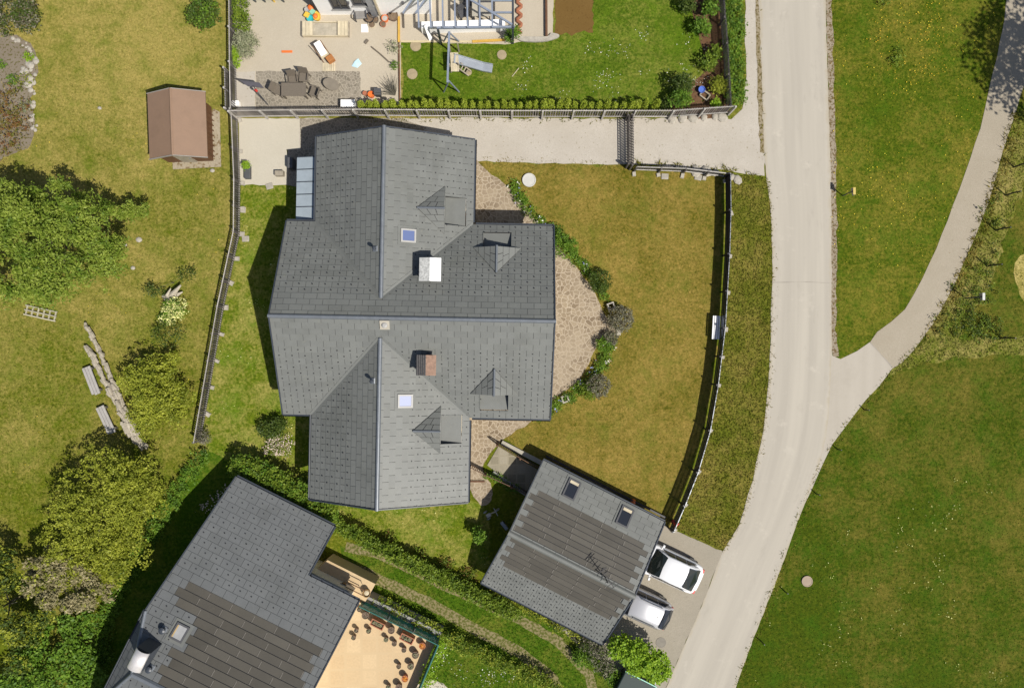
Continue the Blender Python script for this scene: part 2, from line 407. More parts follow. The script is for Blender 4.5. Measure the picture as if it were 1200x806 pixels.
road = [(890, -160), (890, 0), (893, 100), (896, 190), (902, 212), (904, 260), (905, 330), (902, 430), (895, 500), (882, 562), (866, 615), (847, 645),
        (838, 668), (818, 720), (798, 765), (770, 830), (740, 900), (830, 900), (862, 806), (880, 752), (905, 690), (930, 622), (955, 562), (975, 520), (1001, 486),
        (1030, 452), (1046, 431), (1019, 401), (1004, 411), (985, 420), (975, 417), (973, 400), (974, 300), (973, 200), (970, 100), (967, 0), (965, -160)]
track = [(1019, 401), (1046, 431), (1082, 396), (1112, 345), (1137, 290), (1157, 240), (1172, 190), (1190, 130), (1206, 80), (1225, 0), (1240, -150), (1190, -150), (1179, 0),
         (1171, 50), (1160, 100), (1149, 150), (1130, 205), (1110, 258), (1090, 308), (1060, 362)]
gdrive = [(350, 139), (856, 139), (870, 128), (874, 90), (873, 0), (872, -160), (888, -160), (890, 0), (893, 100), (896, 206), (880, 204), (850, 200), (745, 193), (700, 193), (560, 189), (520, 189), (350, 200)]
apron = [(792, 622), (847, 645), (838, 668), (818, 720), (798, 765), (770, 830), (735, 800), (600, 690), (690, 560)]
lawnE = [(556, 190), (740, 194), (846, 207), (846, 300), (840, 400), (831, 470), (817, 530), (800, 580), (783, 622), (640, 545), (600, 520), (590, 514), (560, 520), (500, 420)]
lawnW = [(276, 214), (345, 214), (420, 300), (420, 590), (560, 590), (575, 600), (575, 660), (560, 672), (470, 640), (400, 610), (232, 520), (262, 360), (281, 274)]
lawnN = [(470, 48), (590, 48), (650, 44), (652, -120), (845, -120), (852, 130), (472, 132)]
yard = [(272, -120), (652, -120), (648, 40), (600, 52), (470, 50), (470, 132), (276, 137)]
verge = [(967, -160), (967, 0), (970, 100), (973, 200), (974, 300), (973, 400), (975, 417), (985, 420), (1004, 411), (1019, 401), (1060, 362), (1090, 308), (1110, 258),
         (1130, 205), (1149, 150), (1160, 100), (1171, 50), (1179, 0), (1190, -160)]
field = [(862, 806), (880, 752), (905, 690), (930, 622), (955, 562), (975, 520), (1001, 486), (1046, 431), (1082, 396), (1112, 345), (1137, 290), (1157, 240), (1172, 190), (1190, 130), (1230, 0),
         (1300, -200), (1500, -200), (1500, 1000), (830, 1000)]
bank = [(852, 206), (902, 212), (904, 260), (905, 330), (902, 430), (895, 500), (882, 562), (866, 615), (847, 645), (792, 620), (806, 582), (823, 530), (836, 470), (845, 400), (851, 300)]
patio = smooth_poly([(540, 180), (570, 200), (596, 220), (625, 252), (655, 290), (680, 318), (698, 345), (708, 368), (722, 388), (704, 396), (694, 418), (676, 448), (648, 468), (622, 494), (592, 513), (576, 530), (566, 546), (574, 566), (577, 582), (564, 592),
                     (545, 560), (520, 480), (520, 300)], 4)
sfront = [(500, 700), (575, 760), (640, 830), (470, 900), (480, 806)]
pathS = [(398, 640), (440, 655), (560, 700), (640, 745), (690, 800), (700, 900), (500, 900), (560, 770), (430, 700)]
strips = [([(385, 655), (430, 672), (500, 705), (560, 738), (610, 765), (648, 795), (660, 830)], 13), ([(405, 640), (450, 652), (530, 690), (610, 726), (655, 752), (690, 790), (700, 830)], 11)]

sheet('field', field, .004, G_FIELD, .1)
sheet('verge', verge, .006, G_VERGE, .06)
sheet('lawn', lawnW, .004, G_LAWN, .12)
sheet('lawn', lawnE, .008, G_GOLD, .08)
sheet('lawn', lawnN, .008, G_RICH, .05)
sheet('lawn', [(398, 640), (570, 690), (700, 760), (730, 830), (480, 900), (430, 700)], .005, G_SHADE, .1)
sheet('bank', bank, .01, G_BANK, .05)
sheet('gravel_drive', gdrive, .014, M_GRAV, .035, .5)
sheet('yard', yard, .012, M_YARD, .02)
sheet('paving', [(300, 84), (422, 84), (424, 128), (300, 130)], .016, M_PATIOD, .02)
sheet('paving', [(276, 84), (299, 84), (299, 130), (276, 132)], .016, M_GRAV, .02)
sheet('road_junction', road, .018, M_ROAD, .02, .8)
def strip(name, Lp, Rp, z, mat, n=150):
    def res(l):
        q = [Vector((*p, 0)) for p in l]; out = []
        for i in range(len(q) - 1):
            p0, p1, p2, p3 = q[max(i - 1, 0)], q[i], q[i + 1], q[min(i + 2, len(q) - 1)]
            for k in range(n // (len(q) - 1)):
                t = k / (n // (len(q) - 1)); out.append(.5 * ((2 * p1) + (p2 - p0) * t + (2 * p0 - 5 * p1 + 4 * p2 - p3) * t * t + (3 * p1 - p0 - 3 * p2 + p3) * t ** 3))
        return out + [q[-1]]
    A, B = res(Lp), res(Rp); vs = []; fs = []; uv = []; m = 6; s_ = 0
    for i, (a_, b_) in enumerate(zip(A, B)):
        if i: s_ += (((A[i] + B[i]) - (A[i - 1] + B[i - 1])) / 2).length / 20
        for k in range(m + 1):
            p = a_.lerp(b_, k / m); vs.append((*P(p.x + (R.gauss(0, .25) if k in (0, m) else 0), p.y).xy, z)); uv.append((k / m, s_))
    for i in range(len(A) - 1):
        for k in range(m): q_ = i * (m + 1) + k; fs.append((q_, q_ + m + 1, q_ + m + 2, q_ + 1))
    me = bpy.data.meshes.new(name); me.from_pydata(vs, [], fs); l = me.uv_layers.new(name='UVMap')
    l.data.foreach_set('uv', [c_ for lp in me.loops for c_ in uv[lp.vertex_index]]); me.materials.append(mat); me.update()
    o = bpy.data.objects.new(name, me); COL.objects.link(o); kind(o, 'structure')
    if me.polygons[0].normal.z < 0: me.flip_normals()
def tyre_road():
    m, nt, bs = base_mat('worn_road_surface'); p = pos(nt); uvn = nt.nodes.new('ShaderNodeTexCoord').outputs['UV']
    mp = nt.nodes.new('ShaderNodeMapping'); mp.inputs['Scale'].default_value = (4.2, .05, 1); nt.links.new(uvn, mp.inputs[0])
    c1, c2, c3 = (.365, .333, .282), (.418, .382, .322), (.325, .295, .25)
    col = mix(nt, ramp(nt, noise(nt, 1.0, 3, mp.outputs[0], .6), .36, .64), c1, c2)
    mp2 = nt.nodes.new('ShaderNodeMapping'); mp2.inputs['Scale'].default_value = (4, .35, 1); nt.links.new(uvn, mp2.inputs[0])
    col = mix(nt, ramp(nt, noise(nt, 1.0, 6, mp2.outputs[0], .75), .56, .8), col, c3)
    col = mix(nt, ramp(nt, noise(nt, .6, 6, p, .75), .58, .72), col, (.455, .415, .35))
    sx = nt.nodes.new('ShaderNodeSeparateXYZ'); nt.links.new(uvn, sx.inputs[0])
    d_ = nt.nodes.new('ShaderNodeMath'); d_.operation = 'SUBTRACT'; nt.links.new(sx.outputs[0], d_.inputs[0]); d_.inputs[1].default_value = .5
    ab = nt.nodes.new('ShaderNodeMath'); ab.operation = 'ABSOLUTE'; nt.links.new(d_.outputs[0], ab.inputs[0])
    ed = nt.nodes.new('ShaderNodeMath'); ed.operation = 'MULTIPLY_ADD'; nt.links.new(noise(nt, 1.4, 5, p, .7), ed.inputs[0]); ed.inputs[1].default_value = .16; nt.links.new(ab.outputs[0], ed.inputs[2])
    col = mix(nt, ramp(nt, ed.outputs[0], .535, .585), col, (.37, .325, .25))
    col = mix(nt, 1.0, col, mix(nt, noise(nt, 45, 3, p), (.92,) * 3, (1.08,) * 3), 'MULTIPLY')
    col = mix(nt, ramp(nt, noise(nt, 4, 6, p, .85), .69, .78), col, (.25, .225, .19))
    nt.links.new(col, bs.inputs['Base Color']); bs.inputs['Roughness'].default_value = .9; bs.inputs['Specular IOR Level'].default_value = .2
    bump(nt, bs, noise(nt, 60, 2, p), .2, .01); return m
strip('road', [(890, -160), (890, 0), (893, 100), (897, 195), (903, 250), (905, 330), (902, 430), (895, 500), (882, 562), (866, 615), (847, 648), (820, 715), (798, 765), (770, 830), (740, 900)],
      [(965, -160), (967, 0), (970, 100), (973, 195), (974, 250), (974, 330), (974, 425), (968, 510), (954, 560), (934, 613), (917, 660), (893, 722), (876, 765), (852, 830), (830, 900)], .0205, tyre_road())
sheet('road_shoulder', band([(968, -100), (971, 0), (974, 100), (976, 200), (977, 300), (976, 400), (980, 418)], 7), .017, gravel('shoulder_gravel', (.4, .33, .24), (.5, .43, .33), (.2, .14, .07), .5), .035, .35)
sheet('road_shoulder', band([(884, -100), (887, 0), (890, 100), (893, 180)], 5), .022, gravel('weedy_gravel', (.34, .27, .15), (.5, .44, .34), (.16, .12, .04), .5), .03, .35)
sheet('track', smooth_poly(track, 3), .016, M_TRACK, .02, .8)
sheet('driveway', apron, .0165, M_APRON, .04)
sheet('patio', patio, .018, M_PATIO, .03, .3)
sheet('paving', [(343, 139), (470, 139), (500, 150), (400, 230), (337, 217), (337, 175), (352, 175), (352, 150)], .0175, M_PATIOD, .01)
sheet('paving', [(280, 139), (351, 139), (351, 175), (337, 176), (337, 217), (280, 217)], .02, M_PAD, .02)
sheet('earth_bed', [(651, -120), (694, -120), (695, 38), (670, 41), (651, 40)], .0125, M_EARTH, .06, .25)
sheet('planting_bed', smooth_poly([(800, -20), (812, 20), (820, 45), (826, 70), (824, 85), (812, 98), (790, 112), (780, 130), (853, 131), (845, -20)], 3), .013, M_MULCH, .06, .25)
M_SEAM = plain('road_seam', (.3, .27, .23), .9)
sheet('road_seam', band([(904.5, 331), (940, 330.4), (972, 331.5)], .9), .024, M_SEAM, .01)
sheet('road_seam', band([(1020, 402), (1033, 416), (1045, 430)], 1.2), .024, M_SEAM, .01)
sheet('shade_toned_strip', [(240, 530), (292, 545), (285, 590), (200, 720), (150, 840), (100, 840), (118, 770), (125, 720), (160, 655), (200, 590)], .007, G_SHADE, .08)  # darker grass colour laid along the house shadow, deepening the shade
ROUGH = [(1040, 440), (1082, 396), (1112, 345), (1137, 290), (1157, 240), (1172, 190), (1190, 130), (1240, 130), (1205, 200), (1183, 262), (1168, 310), (1152, 352), (1120, 396), (1215, 392), (1215, 412), (1090, 424)]
sheet('rough_margin', ROUGH, .0055, G_ROUGH, .12)
for l, wd in strips: sheet('grass_paver_strip', band(l, wd), .009, gravel('worn_wheel_track', (.3, .25, .12), (.42, .35, .2), (.13, .14, .03), .46, 14), .03, .5)
sheet('rock_garden', smooth_poly([(-40, 40), (10, 42), (30, 48), (42, 60), (44, 85), (38, 105), (40, 140), (36, 165), (24, 178), (-40, 180)], 3), .006, gravel('garden_rubble', (.27, .22, .16), (.38, .33, .26), (.14, .12, .04), .55), .07, .25)
sheet('dirt_patch', smooth_poly([(1196, 300), (1240, 290), (1240, 370), (1200, 352), (1190, 330)], 3), .0062, grass('straw_grass', (.13, .115, .02), (.22, .185, .05), (.33, .27, .1), .4, .6, .5), .1, .3)
sheet('paving', [(500, 795), (520, 800), (545, 830), (470, 900), (480, 806)], .01, M_PAD, .03)
HARD = [road, track, gdrive, yard, patio, apron, [(276, 139), (500, 139), (500, 190), (400, 230), (337, 217), (280, 217)]]

# ------------------------------------------------------------------ numpy geometry: grass and leaves
rng = np.random.default_rng(11)
def np_mesh(name, V, nv, mats, parent=None, mi=None):
    """V: (n, nv, 3) polygons with nv corners each"""
    n = len(V); me = bpy.data.meshes.new(name)
    me.vertices.add(n * nv); me.vertices.foreach_set('co', V.reshape(-1).astype(np.float32))
    me.loops.add(n * nv); me.loops.foreach_set('vertex_index', np.arange(n * nv, dtype=np.int32))
    me.polygons.add(n); me.polygons.foreach_set('loop_start', np.arange(0, n * nv, nv, dtype=np.int32))
    for m in (mats if isinstance(mats, (list, tuple)) else [mats]): me.materials.append(m)
    if mi is not None: me.polygons.foreach_set('material_index', mi.astype(np.int32))
    me.update(calc_edges=True)
    o = bpy.data.objects.new(name, me); COL.objects.link(o)
    if parent is not None: o.parent = parent
    return o
def inside(p, poly):
    poly = np.array([(a, b) for a, b in poly], float); x, y = p[:, 0], p[:, 1]; r = np.zeros(len(p), bool); j = len(poly) - 1
    for i in range(len(poly)):
        xi, yi = poly[i]; xj, yj = poly[j]
        c = ((yi > y) != (yj > y)) & (x < (xj - xi) * (y - yi) / (yj - yi + 1e-12) + xi); r ^= c; j = i
    return r
def scatter(poly, dens, excl=(), clip=True):
    """random pixel points in a pixel polygon, dens per square metre"""
    a = np.array([(p[0], p[1]) for p in poly], float); lo = a.min(0); hi = a.max(0)
    if clip: lo = np.maximum(lo, (-30, -30)); hi = np.minimum(hi, (1230, 836))
    n = int((hi - lo).prod() / 400 * dens); p = rng.uniform(lo, hi, (n, 2)); p = p[inside(p, poly)]
    for e in excl: p = p[~inside(p, e)]
    return p
def blades(p, h, wd, z=.0):
    """three-corner blades standing on pixel points p"""
    n = len(p); X = np.stack([(p[:, 0] - 600) / 20, (403 - p[:, 1]) / 20, np.full(n, z)], 1)
    a = rng.uniform(0, 6.283, n); d = np.stack([np.cos(a), np.sin(a), np.zeros(n)], 1); w_ = wd * rng.uniform(.6, 1.4, (n, 1))
    hh = h * rng.uniform(.5, 1.5, n); b = rng.uniform(0, 6.283, n); le = hh * rng.uniform(.7, 2.0, n)
    tip = X + np.stack([np.cos(b) * le, np.sin(b) * le, hh], 1)
    return np.stack([X - d * w_, X + d * w_, tip], 1)
def turf(name, label, poly, dens, h, wd, mat, excl=()):
    p = scatter(poly, dens, excl); o = np_mesh(name, blades(p, h, wd), 3, mat); kind(o, 'stuff'); tag(o, label, 'grass'); return o
BLD = [[(352, 165), (560, 165), (560, 262), (650, 262), (650, 488), (556, 488), (556, 585), (368, 585), (368, 484), (340, 484), (318, 370), (340, 262), (352, 262)],
       [(636, 540), (778, 611), (707, 758), (568, 685)], [(285, 555), (393, 612), (437, 680), (510, 742), (480, 830), (140, 830), (185, 700)]]
meadowpoly = [(-30, -30), (272, -30), (276, 215), (282, 275), (262, 360), (232, 525), (150, 690), (120, 830), (-30, 830)]
turf('meadow_turf', 'dry olive meadow grass around the brown shed and big tree', meadowpoly, 75, .055, .028, G_MEADOW, [[(-40, 40), (40, 50), (44, 90), (38, 170), (-40, 180)]])
turf('lawn_turf', 'golden dry mown lawn between the patio and the east fence', lawnE, 75, .04, .024, G_GOLD, HARD[:6] + BLD)
turf('lawn_turf', 'green mown grass strip west and south of the big grey house', lawnW, 75, .035, .024, G_LAWN, HARD + BLD)
turf('lawn_turf', 'lush green lawn behind the clipped conifer row', lawnN, 75, .045, .025, G_RICH, [[(651, -120), (694, -120), (695, 40), (651, 40)], yard])
turf('verge_turf', 'green flowery grass between the road and the gravel track', verge, 70, .035, .028, G_VERGE, HARD)
turf('field_turf', 'dark green rough field grass east of the road', field, 60, .035, .03, G_FIELD, HARD + [verge])
turf('bank_turf', 'long olive grass on the bank between fence and road', bank, 170, .1, .032, G_BANK, [road])
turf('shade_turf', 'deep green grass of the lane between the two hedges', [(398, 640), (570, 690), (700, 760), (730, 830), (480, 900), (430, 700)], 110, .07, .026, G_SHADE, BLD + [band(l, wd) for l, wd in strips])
def edge_tufts(line, wd, dens, h, mat, name, label):
    p = scatter(band(line, wd), dens * 1.6)
    k = np.sin(p[:, 0] * .31 + 1.7 * np.sin(p[:, 1] * .17)) + np.sin(p[:, 1] * .43 + 2.1 * np.sin(p[:, 0] * .13)) + rng.normal(0, .7, len(p)); p = p[k > .1]
    o = np_mesh(name, blades(p, h, .03), 3, mat); kind(o, 'stuff'); return tag(o, label, 'weeds')
edge_tufts([(560, 190), (640, 192), (735, 195)], 13, 82, 0.055, G_GOLD, 'weeds', 'ragged dry grass along the south edge of the white gravel drive')
edge_tufts([(745, 192), (800, 197), (850, 200), (895, 212)], 9, 150, .14, G_BANK, 'weeds', 'weeds along the short dark fence beside the gravel drive')
edge_tufts([(420, 141), (600, 141), (740, 141), (800, 142)], 5, 90, .1, G_BANK, 'weeds', 'weeds at the foot of the long grey picket fence')
edge_tufts([(848, 642), (868, 612), (884, 562), (897, 500), (904, 430), (907, 330), (905, 230)], 9, 66, 0.066, G_GOLD, 'weeds', 'dry grass fringe of the bank along the road edge')
edge_tufts([(974, 0), (977, 100), (979, 200), (980, 300), (979, 395)], 9, 60, 0.061, G_GOLD, 'weeds', 'dry brown fringe along the east shoulder of the road')
edge_tufts([(862, 808), (882, 752), (907, 690), (932, 622), (957, 562), (977, 520), (1003, 486), (1050, 434), (1086, 397)], 13, 66, 0.077, G_BANK, 'weeds', 'rough grass fringe between the road and the field')
edge_tufts([(1086, 397), (1114, 350), (1139, 293), (1159, 243), (1175, 193), (1192, 133)], 16, 130, .15, G_GOLD, 'weeds', 'tall dry grass beside the gravel track near the posts')
edge_tufts([(888, 0), (891, 90), (894, 190)], 4, 60, .1, G_BANK, 'weeds', 'sparse weeds between the white gravel strip and the road')
def flowers(poly, n, size, mat, name, label, z=.09, clumps=0, spread=14):
    if clumps:
        c = scatter(poly, 1.0); c = c[rng.permutation(len(c))[:clumps]]
        p = c[rng.integers(0, len(c), n)] + rng.normal(0, spread, (n, 2)); p = p[inside(p, poly)]
    else:
        p = scatter(poly, 3.0); p = p[rng.permutation(len(p))[:n]]
    n = len(p); X = np.stack([(p[:, 0] - 600) / 20, (403 - p[:, 1]) / 20, rng.uniform(z * .6, z * 1.3, n)], 1)
    o = np_mesh(name, leafquads(X, size, .6, 1.0), 4, mat); kind(o, 'stuff'); return tag(o, label, 'flowers')
def leafquads(X, size, up=.8, asp=.6):
    n = len(X); nr = rng.normal(0, 1, (n, 3)); nr[:, 2] = np.abs(nr[:, 2]) + up; nr /= np.linalg.norm(nr, axis=1, keepdims=True)
    t = np.cross(nr, rng.normal(0, 1, (n, 3))); t /= np.linalg.norm(t, axis=1, keepdims=True) + 1e-9; s = np.cross(nr, t)
    L = size * rng.uniform(.6, 1.35, (n, 1)) * .5
    return np.stack([X - t * L, X + s * L * asp + t * L * .1, X + t * L, X - s * L * asp + t * L * .1], 1)
flowers(verge, 620, .05, L_YELF, 'meadow_flowers', 'tiny yellow flowers scattered over the verge beside the road', clumps=26, spread=16)
flowers([(1010, 10), (1100, 0), (1110, 90), (1050, 110), (1010, 60)], 420, .055, leaf('orange_meadow_petal', (.5, .3, .02), (.7, .45, .04), .2), 'meadow_flowers', 'dense orange-yellow flower patch in the verge near the top edge', clumps=14, spread=15)
flowers([(700, 30), (830, 20), (830, 100), (770, 128), (600, 120), (560, 70)], 260, .05, L_WHITEF, 'meadow_flowers', 'small white daisies on the lush lawn', clumps=22, spread=5)
flowers(meadowpoly, 200, .045, L_YELF, 'meadow_flowers', 'sparse yellow flowers in the olive meadow', clumps=22, spread=13)
flowers(lawnW, 420, .05, L_LEMONF, 'meadow_flowers', 'pale clover heads in the narrow west lawn', clumps=40, spread=6)
flowers([(900, 680), (1180, 500), (1190, 800), (880, 800)], 240, .06, L_LEMONF, 'meadow_flowers', 'pale green weeds sprinkled over the field', clumps=34, spread=6)
flowers([(520, 735), (575, 765), (620, 806), (500, 806)], 200, .06, L_WHITEF, 'meadow_flowers', 'white flowers in the grass below the lower hedge', clumps=9, spread=7)

def foliage(blobs, n, size, mat, parent=None, name='foliage', clump=14, sig=.16, shell=(.72, 1.04), up=.7, lo=-.2, mats2=None, frac2=.0, asp=.6):
    """leaf-sized faces in clumps through ellipsoid volumes; blobs in world metres (x, y, z, rx, ry, rz)"""
    B = np.array(blobs, float); wts = B[:, 3] * B[:, 4] ; wts /= wts.sum()
    nc = max(1, n // clump); bi = rng.choice(len(B), nc, p=wts); b = B[bi]
    d = rng.normal(0, 1, (nc, 3)); d /= np.linalg.norm(d, axis=1, keepdims=True)
    d[:, 2] = np.where(d[:, 2] < lo, -d[:, 2] * .8, d[:, 2])
    r = rng.uniform(shell[0], shell[1], (nc, 1)); r = np.where(rng.random((nc, 1)) < .2, r * rng.uniform(.4, .9, (nc, 1)), r)
    c = b[:, :3] + d * r * b[:, 3:]
    X = np.repeat(c, clump, 0) + rng.normal(0, 1, (nc * clump, 3)) * sig * np.array((1, 1, .6))
    X[:, 2] = np.maximum(X[:, 2], .03)
    V = leafquads(X, size, up, asp)
    mi = None
    ms = [mat]
    if mats2: ms = [mat, mats2]; mi = np.repeat((rng.random(nc) < frac2), clump)
    if parent is not None: V = V - np.array(parent.location)
    return np_mesh(name, V, 4, ms, parent, mi)
def trunk(parent, base, top, r, limbs=(), mat=None, name='trunk'):
    mb = MB(); base, top = Vector(base), Vector(top)
    mid = base.lerp(top, .5) + Vector((R.uniform(-.1, .1), R.uniform(-.1, .1), 0))
    mb.tube([base, mid, top], [r, r * .75, r * .45], 9)
    for l in limbs:
        l = Vector(l); s = base.lerp(top, R.uniform(.45, .8)); mb.tube([s, s.lerp(l, .5) + Vector((0, 0, .15)), l], [r * .42, r * .28, r * .1], 6)
    return mb.build(name, mat or M_BARK, parent, world=True, smooth=True)
def plant(name, label, cat, blobs, n, size, mat, group=None, stem=True, part='foliage', lumps=0, lsize=.42, **k):
    """blobs given as (px, py, z, r_px, ry_px, rz): displayed pixel at height z"""
    wb = []
    for (px, py, z, rx, ry, rz) in blobs:
        p = P(px, py, z); s = (1 - z / CAM_H) / 20; wb.append((p.x, p.y, z, rx * s, ry * s, rz))
    c = np.mean([b[:2] for b in wb], 0)
    t = thing(name, label, cat, (c[0], c[1], 0), group=group)
    fb = wb
    if lumps:
        fb = []
        for (x, y, z, rx, ry, rz) in wb:
            for q in range(lumps):
                a_ = R.uniform(0, 6.283); el = R.uniform(-.15, 1.0); r_ = R.uniform(.55, 1.0); cs = math.sqrt(max(0, 1 - el * el)); f = lsize * R.uniform(.65, 1.25)
                fb.append((x + rx * cs * r_ * math.cos(a_), y + ry * cs * r_ * math.sin(a_), z + rz * el * r_, rx * f, ry * f, max(rz * f, .12)))
    foliage(fb, n, size, mat, t, part, **k)
    if stem:
        zt = max(b[2] for b in wb)
        trunk(t, (c[0], c[1], 0), (c[0], c[1], zt), max(.025, min(.22, zt * .05)), [(b[0], b[1], b[2]) for b in wb[:8]], name='trunk' if zt > 2 else 'stem')
    return t, wb

turf('rough_turf', 'straw-coloured rough grass margin between the gravel track and the stakes', ROUGH, 95, .09, .034, G_ROUGH, [track, road])
# ------------------------------------------------------------------ roofs
def area2(p): return .5 * sum(p[i][0] * p[(i + 1) % len(p)][1] - p[(i + 1) % len(p)][0] * p[i][1] for i in range(len(p)))
def clip(sub, cl):
    if area2(cl) < 0: cl = cl[::-1]
    out = list(sub)
    for i in range(len(cl)):
        a, b = cl[i], cl[(i + 1) % len(cl)]
        def sd(p): return (b[0] - a[0]) * (p[1] - a[1]) - (b[1] - a[1]) * (p[0] - a[0])
        inp, out = out, []
        for j in range(len(inp)):
            p, q = inp[j], inp[(j + 1) % len(inp)]; sp, sq = sd(p), sd(q)
            if sp >= -1e-9: out.append(p)
            if (sp > 1e-9 and sq < -1e-9) or (sp < -1e-9 and sq > 1e-9):
                t = sp / (sp - sq); out.append((p[0] + (q[0] - p[0]) * t, p[1] + (q[1] - p[1]) * t))
        if not out: return []
    return out
def cut_rect(polys, r):
    """remove the rectangle (u0, w0, u1, w1) from convex polygons"""
    u0, w0, u1, w1 = r; B = 99; out = []
    for p in polys:
        for c in ([(-B, -B), (u0, -B), (u0, B), (-B, B)], [(u1, -B), (B, -B), (B, B), (u1, B)], [(u0, -B), (u1, -B), (u1, w0), (u0, w0)], [(u0, w1), (u1, w1), (u1, B), (u0, B)]):
            q = clip(p, c)
            if len(q) > 2 and abs(area2(q)) > .003: out.append(q)
    return out
class Slope:
    def __init__(s, O, U, V, tan):
        s.O = Vector(O); s.U = Vector(U); s.V = Vector(V); s.t = tan
        s.N = (Vector((0, 0, 1)) - s.V * tan).normalized(); s.W = (s.V + Vector((0, 0, tan))).normalized()
    def at(s, u, w_, h=0): return s.O + s.U * u + s.V * w_ + Vector((0, 0, s.t * w_)) + s.N * h
    def mat(s, u, w_, h=0):
        M = Matrix((s.U, s.W, s.N)).transposed().to_4x4(); M.translation = s.at(u, w_, h); return M
    def xy(s, x, y): d = Vector((x, y, 0)) - Vector((s.O.x, s.O.y, 0)); return (d.dot(s.U), d.dot(s.V))
def tiled(sl, polys, pitch=.31, tl=.68, zone=None, hooks=None, thick=.16, deck=True, gap=.016):
    """tile mesh on convex plan polygons: 0 underlay 1 tile 2 hook 3 solar tile"""
    mb = MB()
    for p in polys:
        if area2(p) < 0: p = p[::-1]
        if deck: mb.slab([sl.at(u, w_, 0) for u, w_ in p], thick, 0)
    for p in polys:
        us = [q[0] for q in p]; ws = [q[1] for q in p]
        for r in range(int(min(ws) / pitch) - 1, int(max(ws) / pitch) + 1):
            w0 = r * pitch
            if w0 > max(ws) or w0 + pitch < min(ws): continue
            z = zone(r) if zone else None       # None or (u start, u end, length)
            off = (.5 * tl if r % 2 else 0)
            cells = []
            k = math.floor((min(us) - off) / tl) - 1
            while off + k * tl < max(us):
                a, b = off + k * tl, off + (k + 1) * tl; k += 1
                if z:
                    if b <= z[0] or a >= z[1]: cells.append((a, b, 1))
                    else:
                        if a < z[0]: cells.append((a, z[0], 1))
                        if b > z[1]: cells.append((z[1], b, 1))
                else: cells.append((a, b, 1))
            if z:
                L = z[2]; n = max(1, round((z[1] - z[0]) / L)); L = (z[1] - z[0]) / n
                for i in range(n): cells.append((z[0] + i * L, z[0] + (i + 1) * L, 3))
            for a, b, m in cells:
                if b - a < .06: continue
                g_ = (.004 if m == 3 else gap) / 2; q = clip([(a + g_, w0), (b - g_, w0), (b - g_, w0 + pitch - (.035 if m == 3 else 0)), (a + g_, w0 + pitch - (.035 if m == 3 else 0))], p)
                if len(q) < 3 or abs(area2(q)) < .004: continue
                hh = lambda w_: .034 - .024 * (w_ - w0) / pitch
                mb.poly([sl.at(u, w_, hh(w_)) for u, w_ in q], m)
                n = len(q)
                for i in range(n):
                    (ua, wa), (ub, wb_) = q[i], q[(i + 1) % n]
                    if abs(wa - w0) < 1e-6 and abs(wb_ - w0) < 1e-6:
                        mb.poly([sl.at(ua, wa, 0), sl.at(ub, wb_, 0), sl.at(ub, wb_, .034), sl.at(ua, wa, .034)], m)
                if m == 3 and len(q) == 4: mb.box(0, (.045, pitch * .8, .012), m=4, mat=sl.mat(b - .03, w0 + pitch * .5, .034))
                if m == 1 and hooks:
                    uc, wc = (a + b) / 2, w0 + pitch * .45
                    if hooks(uc, wc, r) and len(clip([(uc - .05, wc - .05), (uc + .05, wc - .05), (uc + .05, wc + .05), (uc - .05, wc + .05)], p)) == 4:
                        mb.box(0, (.055, .045, .05), m=2, mat=sl.mat(uc, wc, .05))
    return mb
def cap_bar(a, b, wd=.2, ht=.07, lift=.05):
    mb = MB(); a, b = Vector(a), Vector(b); up = Vector((0, 0, lift))
    d = (b - a).normalized(); s = Vector((0, 0, 1)).cross(d).normalized() * wd / 2; dn = Vector((0, 0, -ht))
    ring = [s * 1.0 + dn, s * .55 + Vector((0, 0, 0)), s * .2 + Vector((0, 0, .02)), s * -.2 + Vector((0, 0, .02)), s * -.55, s * -1.0 + dn]
    n = len(ring); vs = [a + up + r for r in ring] + [b + up + r for r in ring]
    fs = [(i, i + 1, n + i + 1, n + i) for i in range(n - 1)] + [tuple(range(n))[::-1], tuple(range(n, 2 * n)), (n - 1, 0, n, 2 * n - 1)]
    mb.mesh(vs, fs); return mb
ROOFM = [M_DECK, M_ROOF, M_HOOK, M_PV, M_CLIP]; ROOFN = [M_DECK, M_ROOFN, M_HOOK, M_PV, M_CLIP]
def window_on(parent, name, M, wd, ht, frame=M_WFRAME, pane=M_GLASSD, sill=True, fr=.07):
    """frame, pane and sill on a wall: M puts x along the wall, y up, z out"""
    mb = MB()
    for x, y, a, b in ((0, ht / 2 - fr / 2, wd, fr), (0, -ht / 2 + fr / 2, wd, fr), (-wd / 2 + fr / 2, 0, fr, ht - 2 * fr), (wd / 2 - fr / 2, 0, fr, ht - 2 * fr)):
        mb.box(0, (a, b, .08), mat=M @ Matrix.Translation((x, y, .03)))
    if wd > .9: mb.box(0, (fr, ht - 2 * fr, .07), mat=M @ Matrix.Translation((0, 0, .03)))
    f = mb.build(name, frame, parent)
    g = MB(); g.box(0, (wd - 2 * fr, ht - 2 * fr, .02), mat=M @ Matrix.Translation((0, 0, .012))); g.build('pane', pane, f)
    if sill:
        s = MB(); s.box(0, (wd + .12, .04, .14), mat=M @ Matrix.Translation((0, -ht / 2 - .025, .07))); s.build('sill', M_CONCG, f)
    return f
def wallM(x, y, z, ang):                            # ang: direction the wall faces
    n = Vector((math.cos(ang), math.sin(ang), 0)); t = Vector((-n.y, n.x, 0)); M = Matrix((t, Vector((0, 0, 1)), n)).transposed().to_4x4(); M.translation = (x, y, z); return M
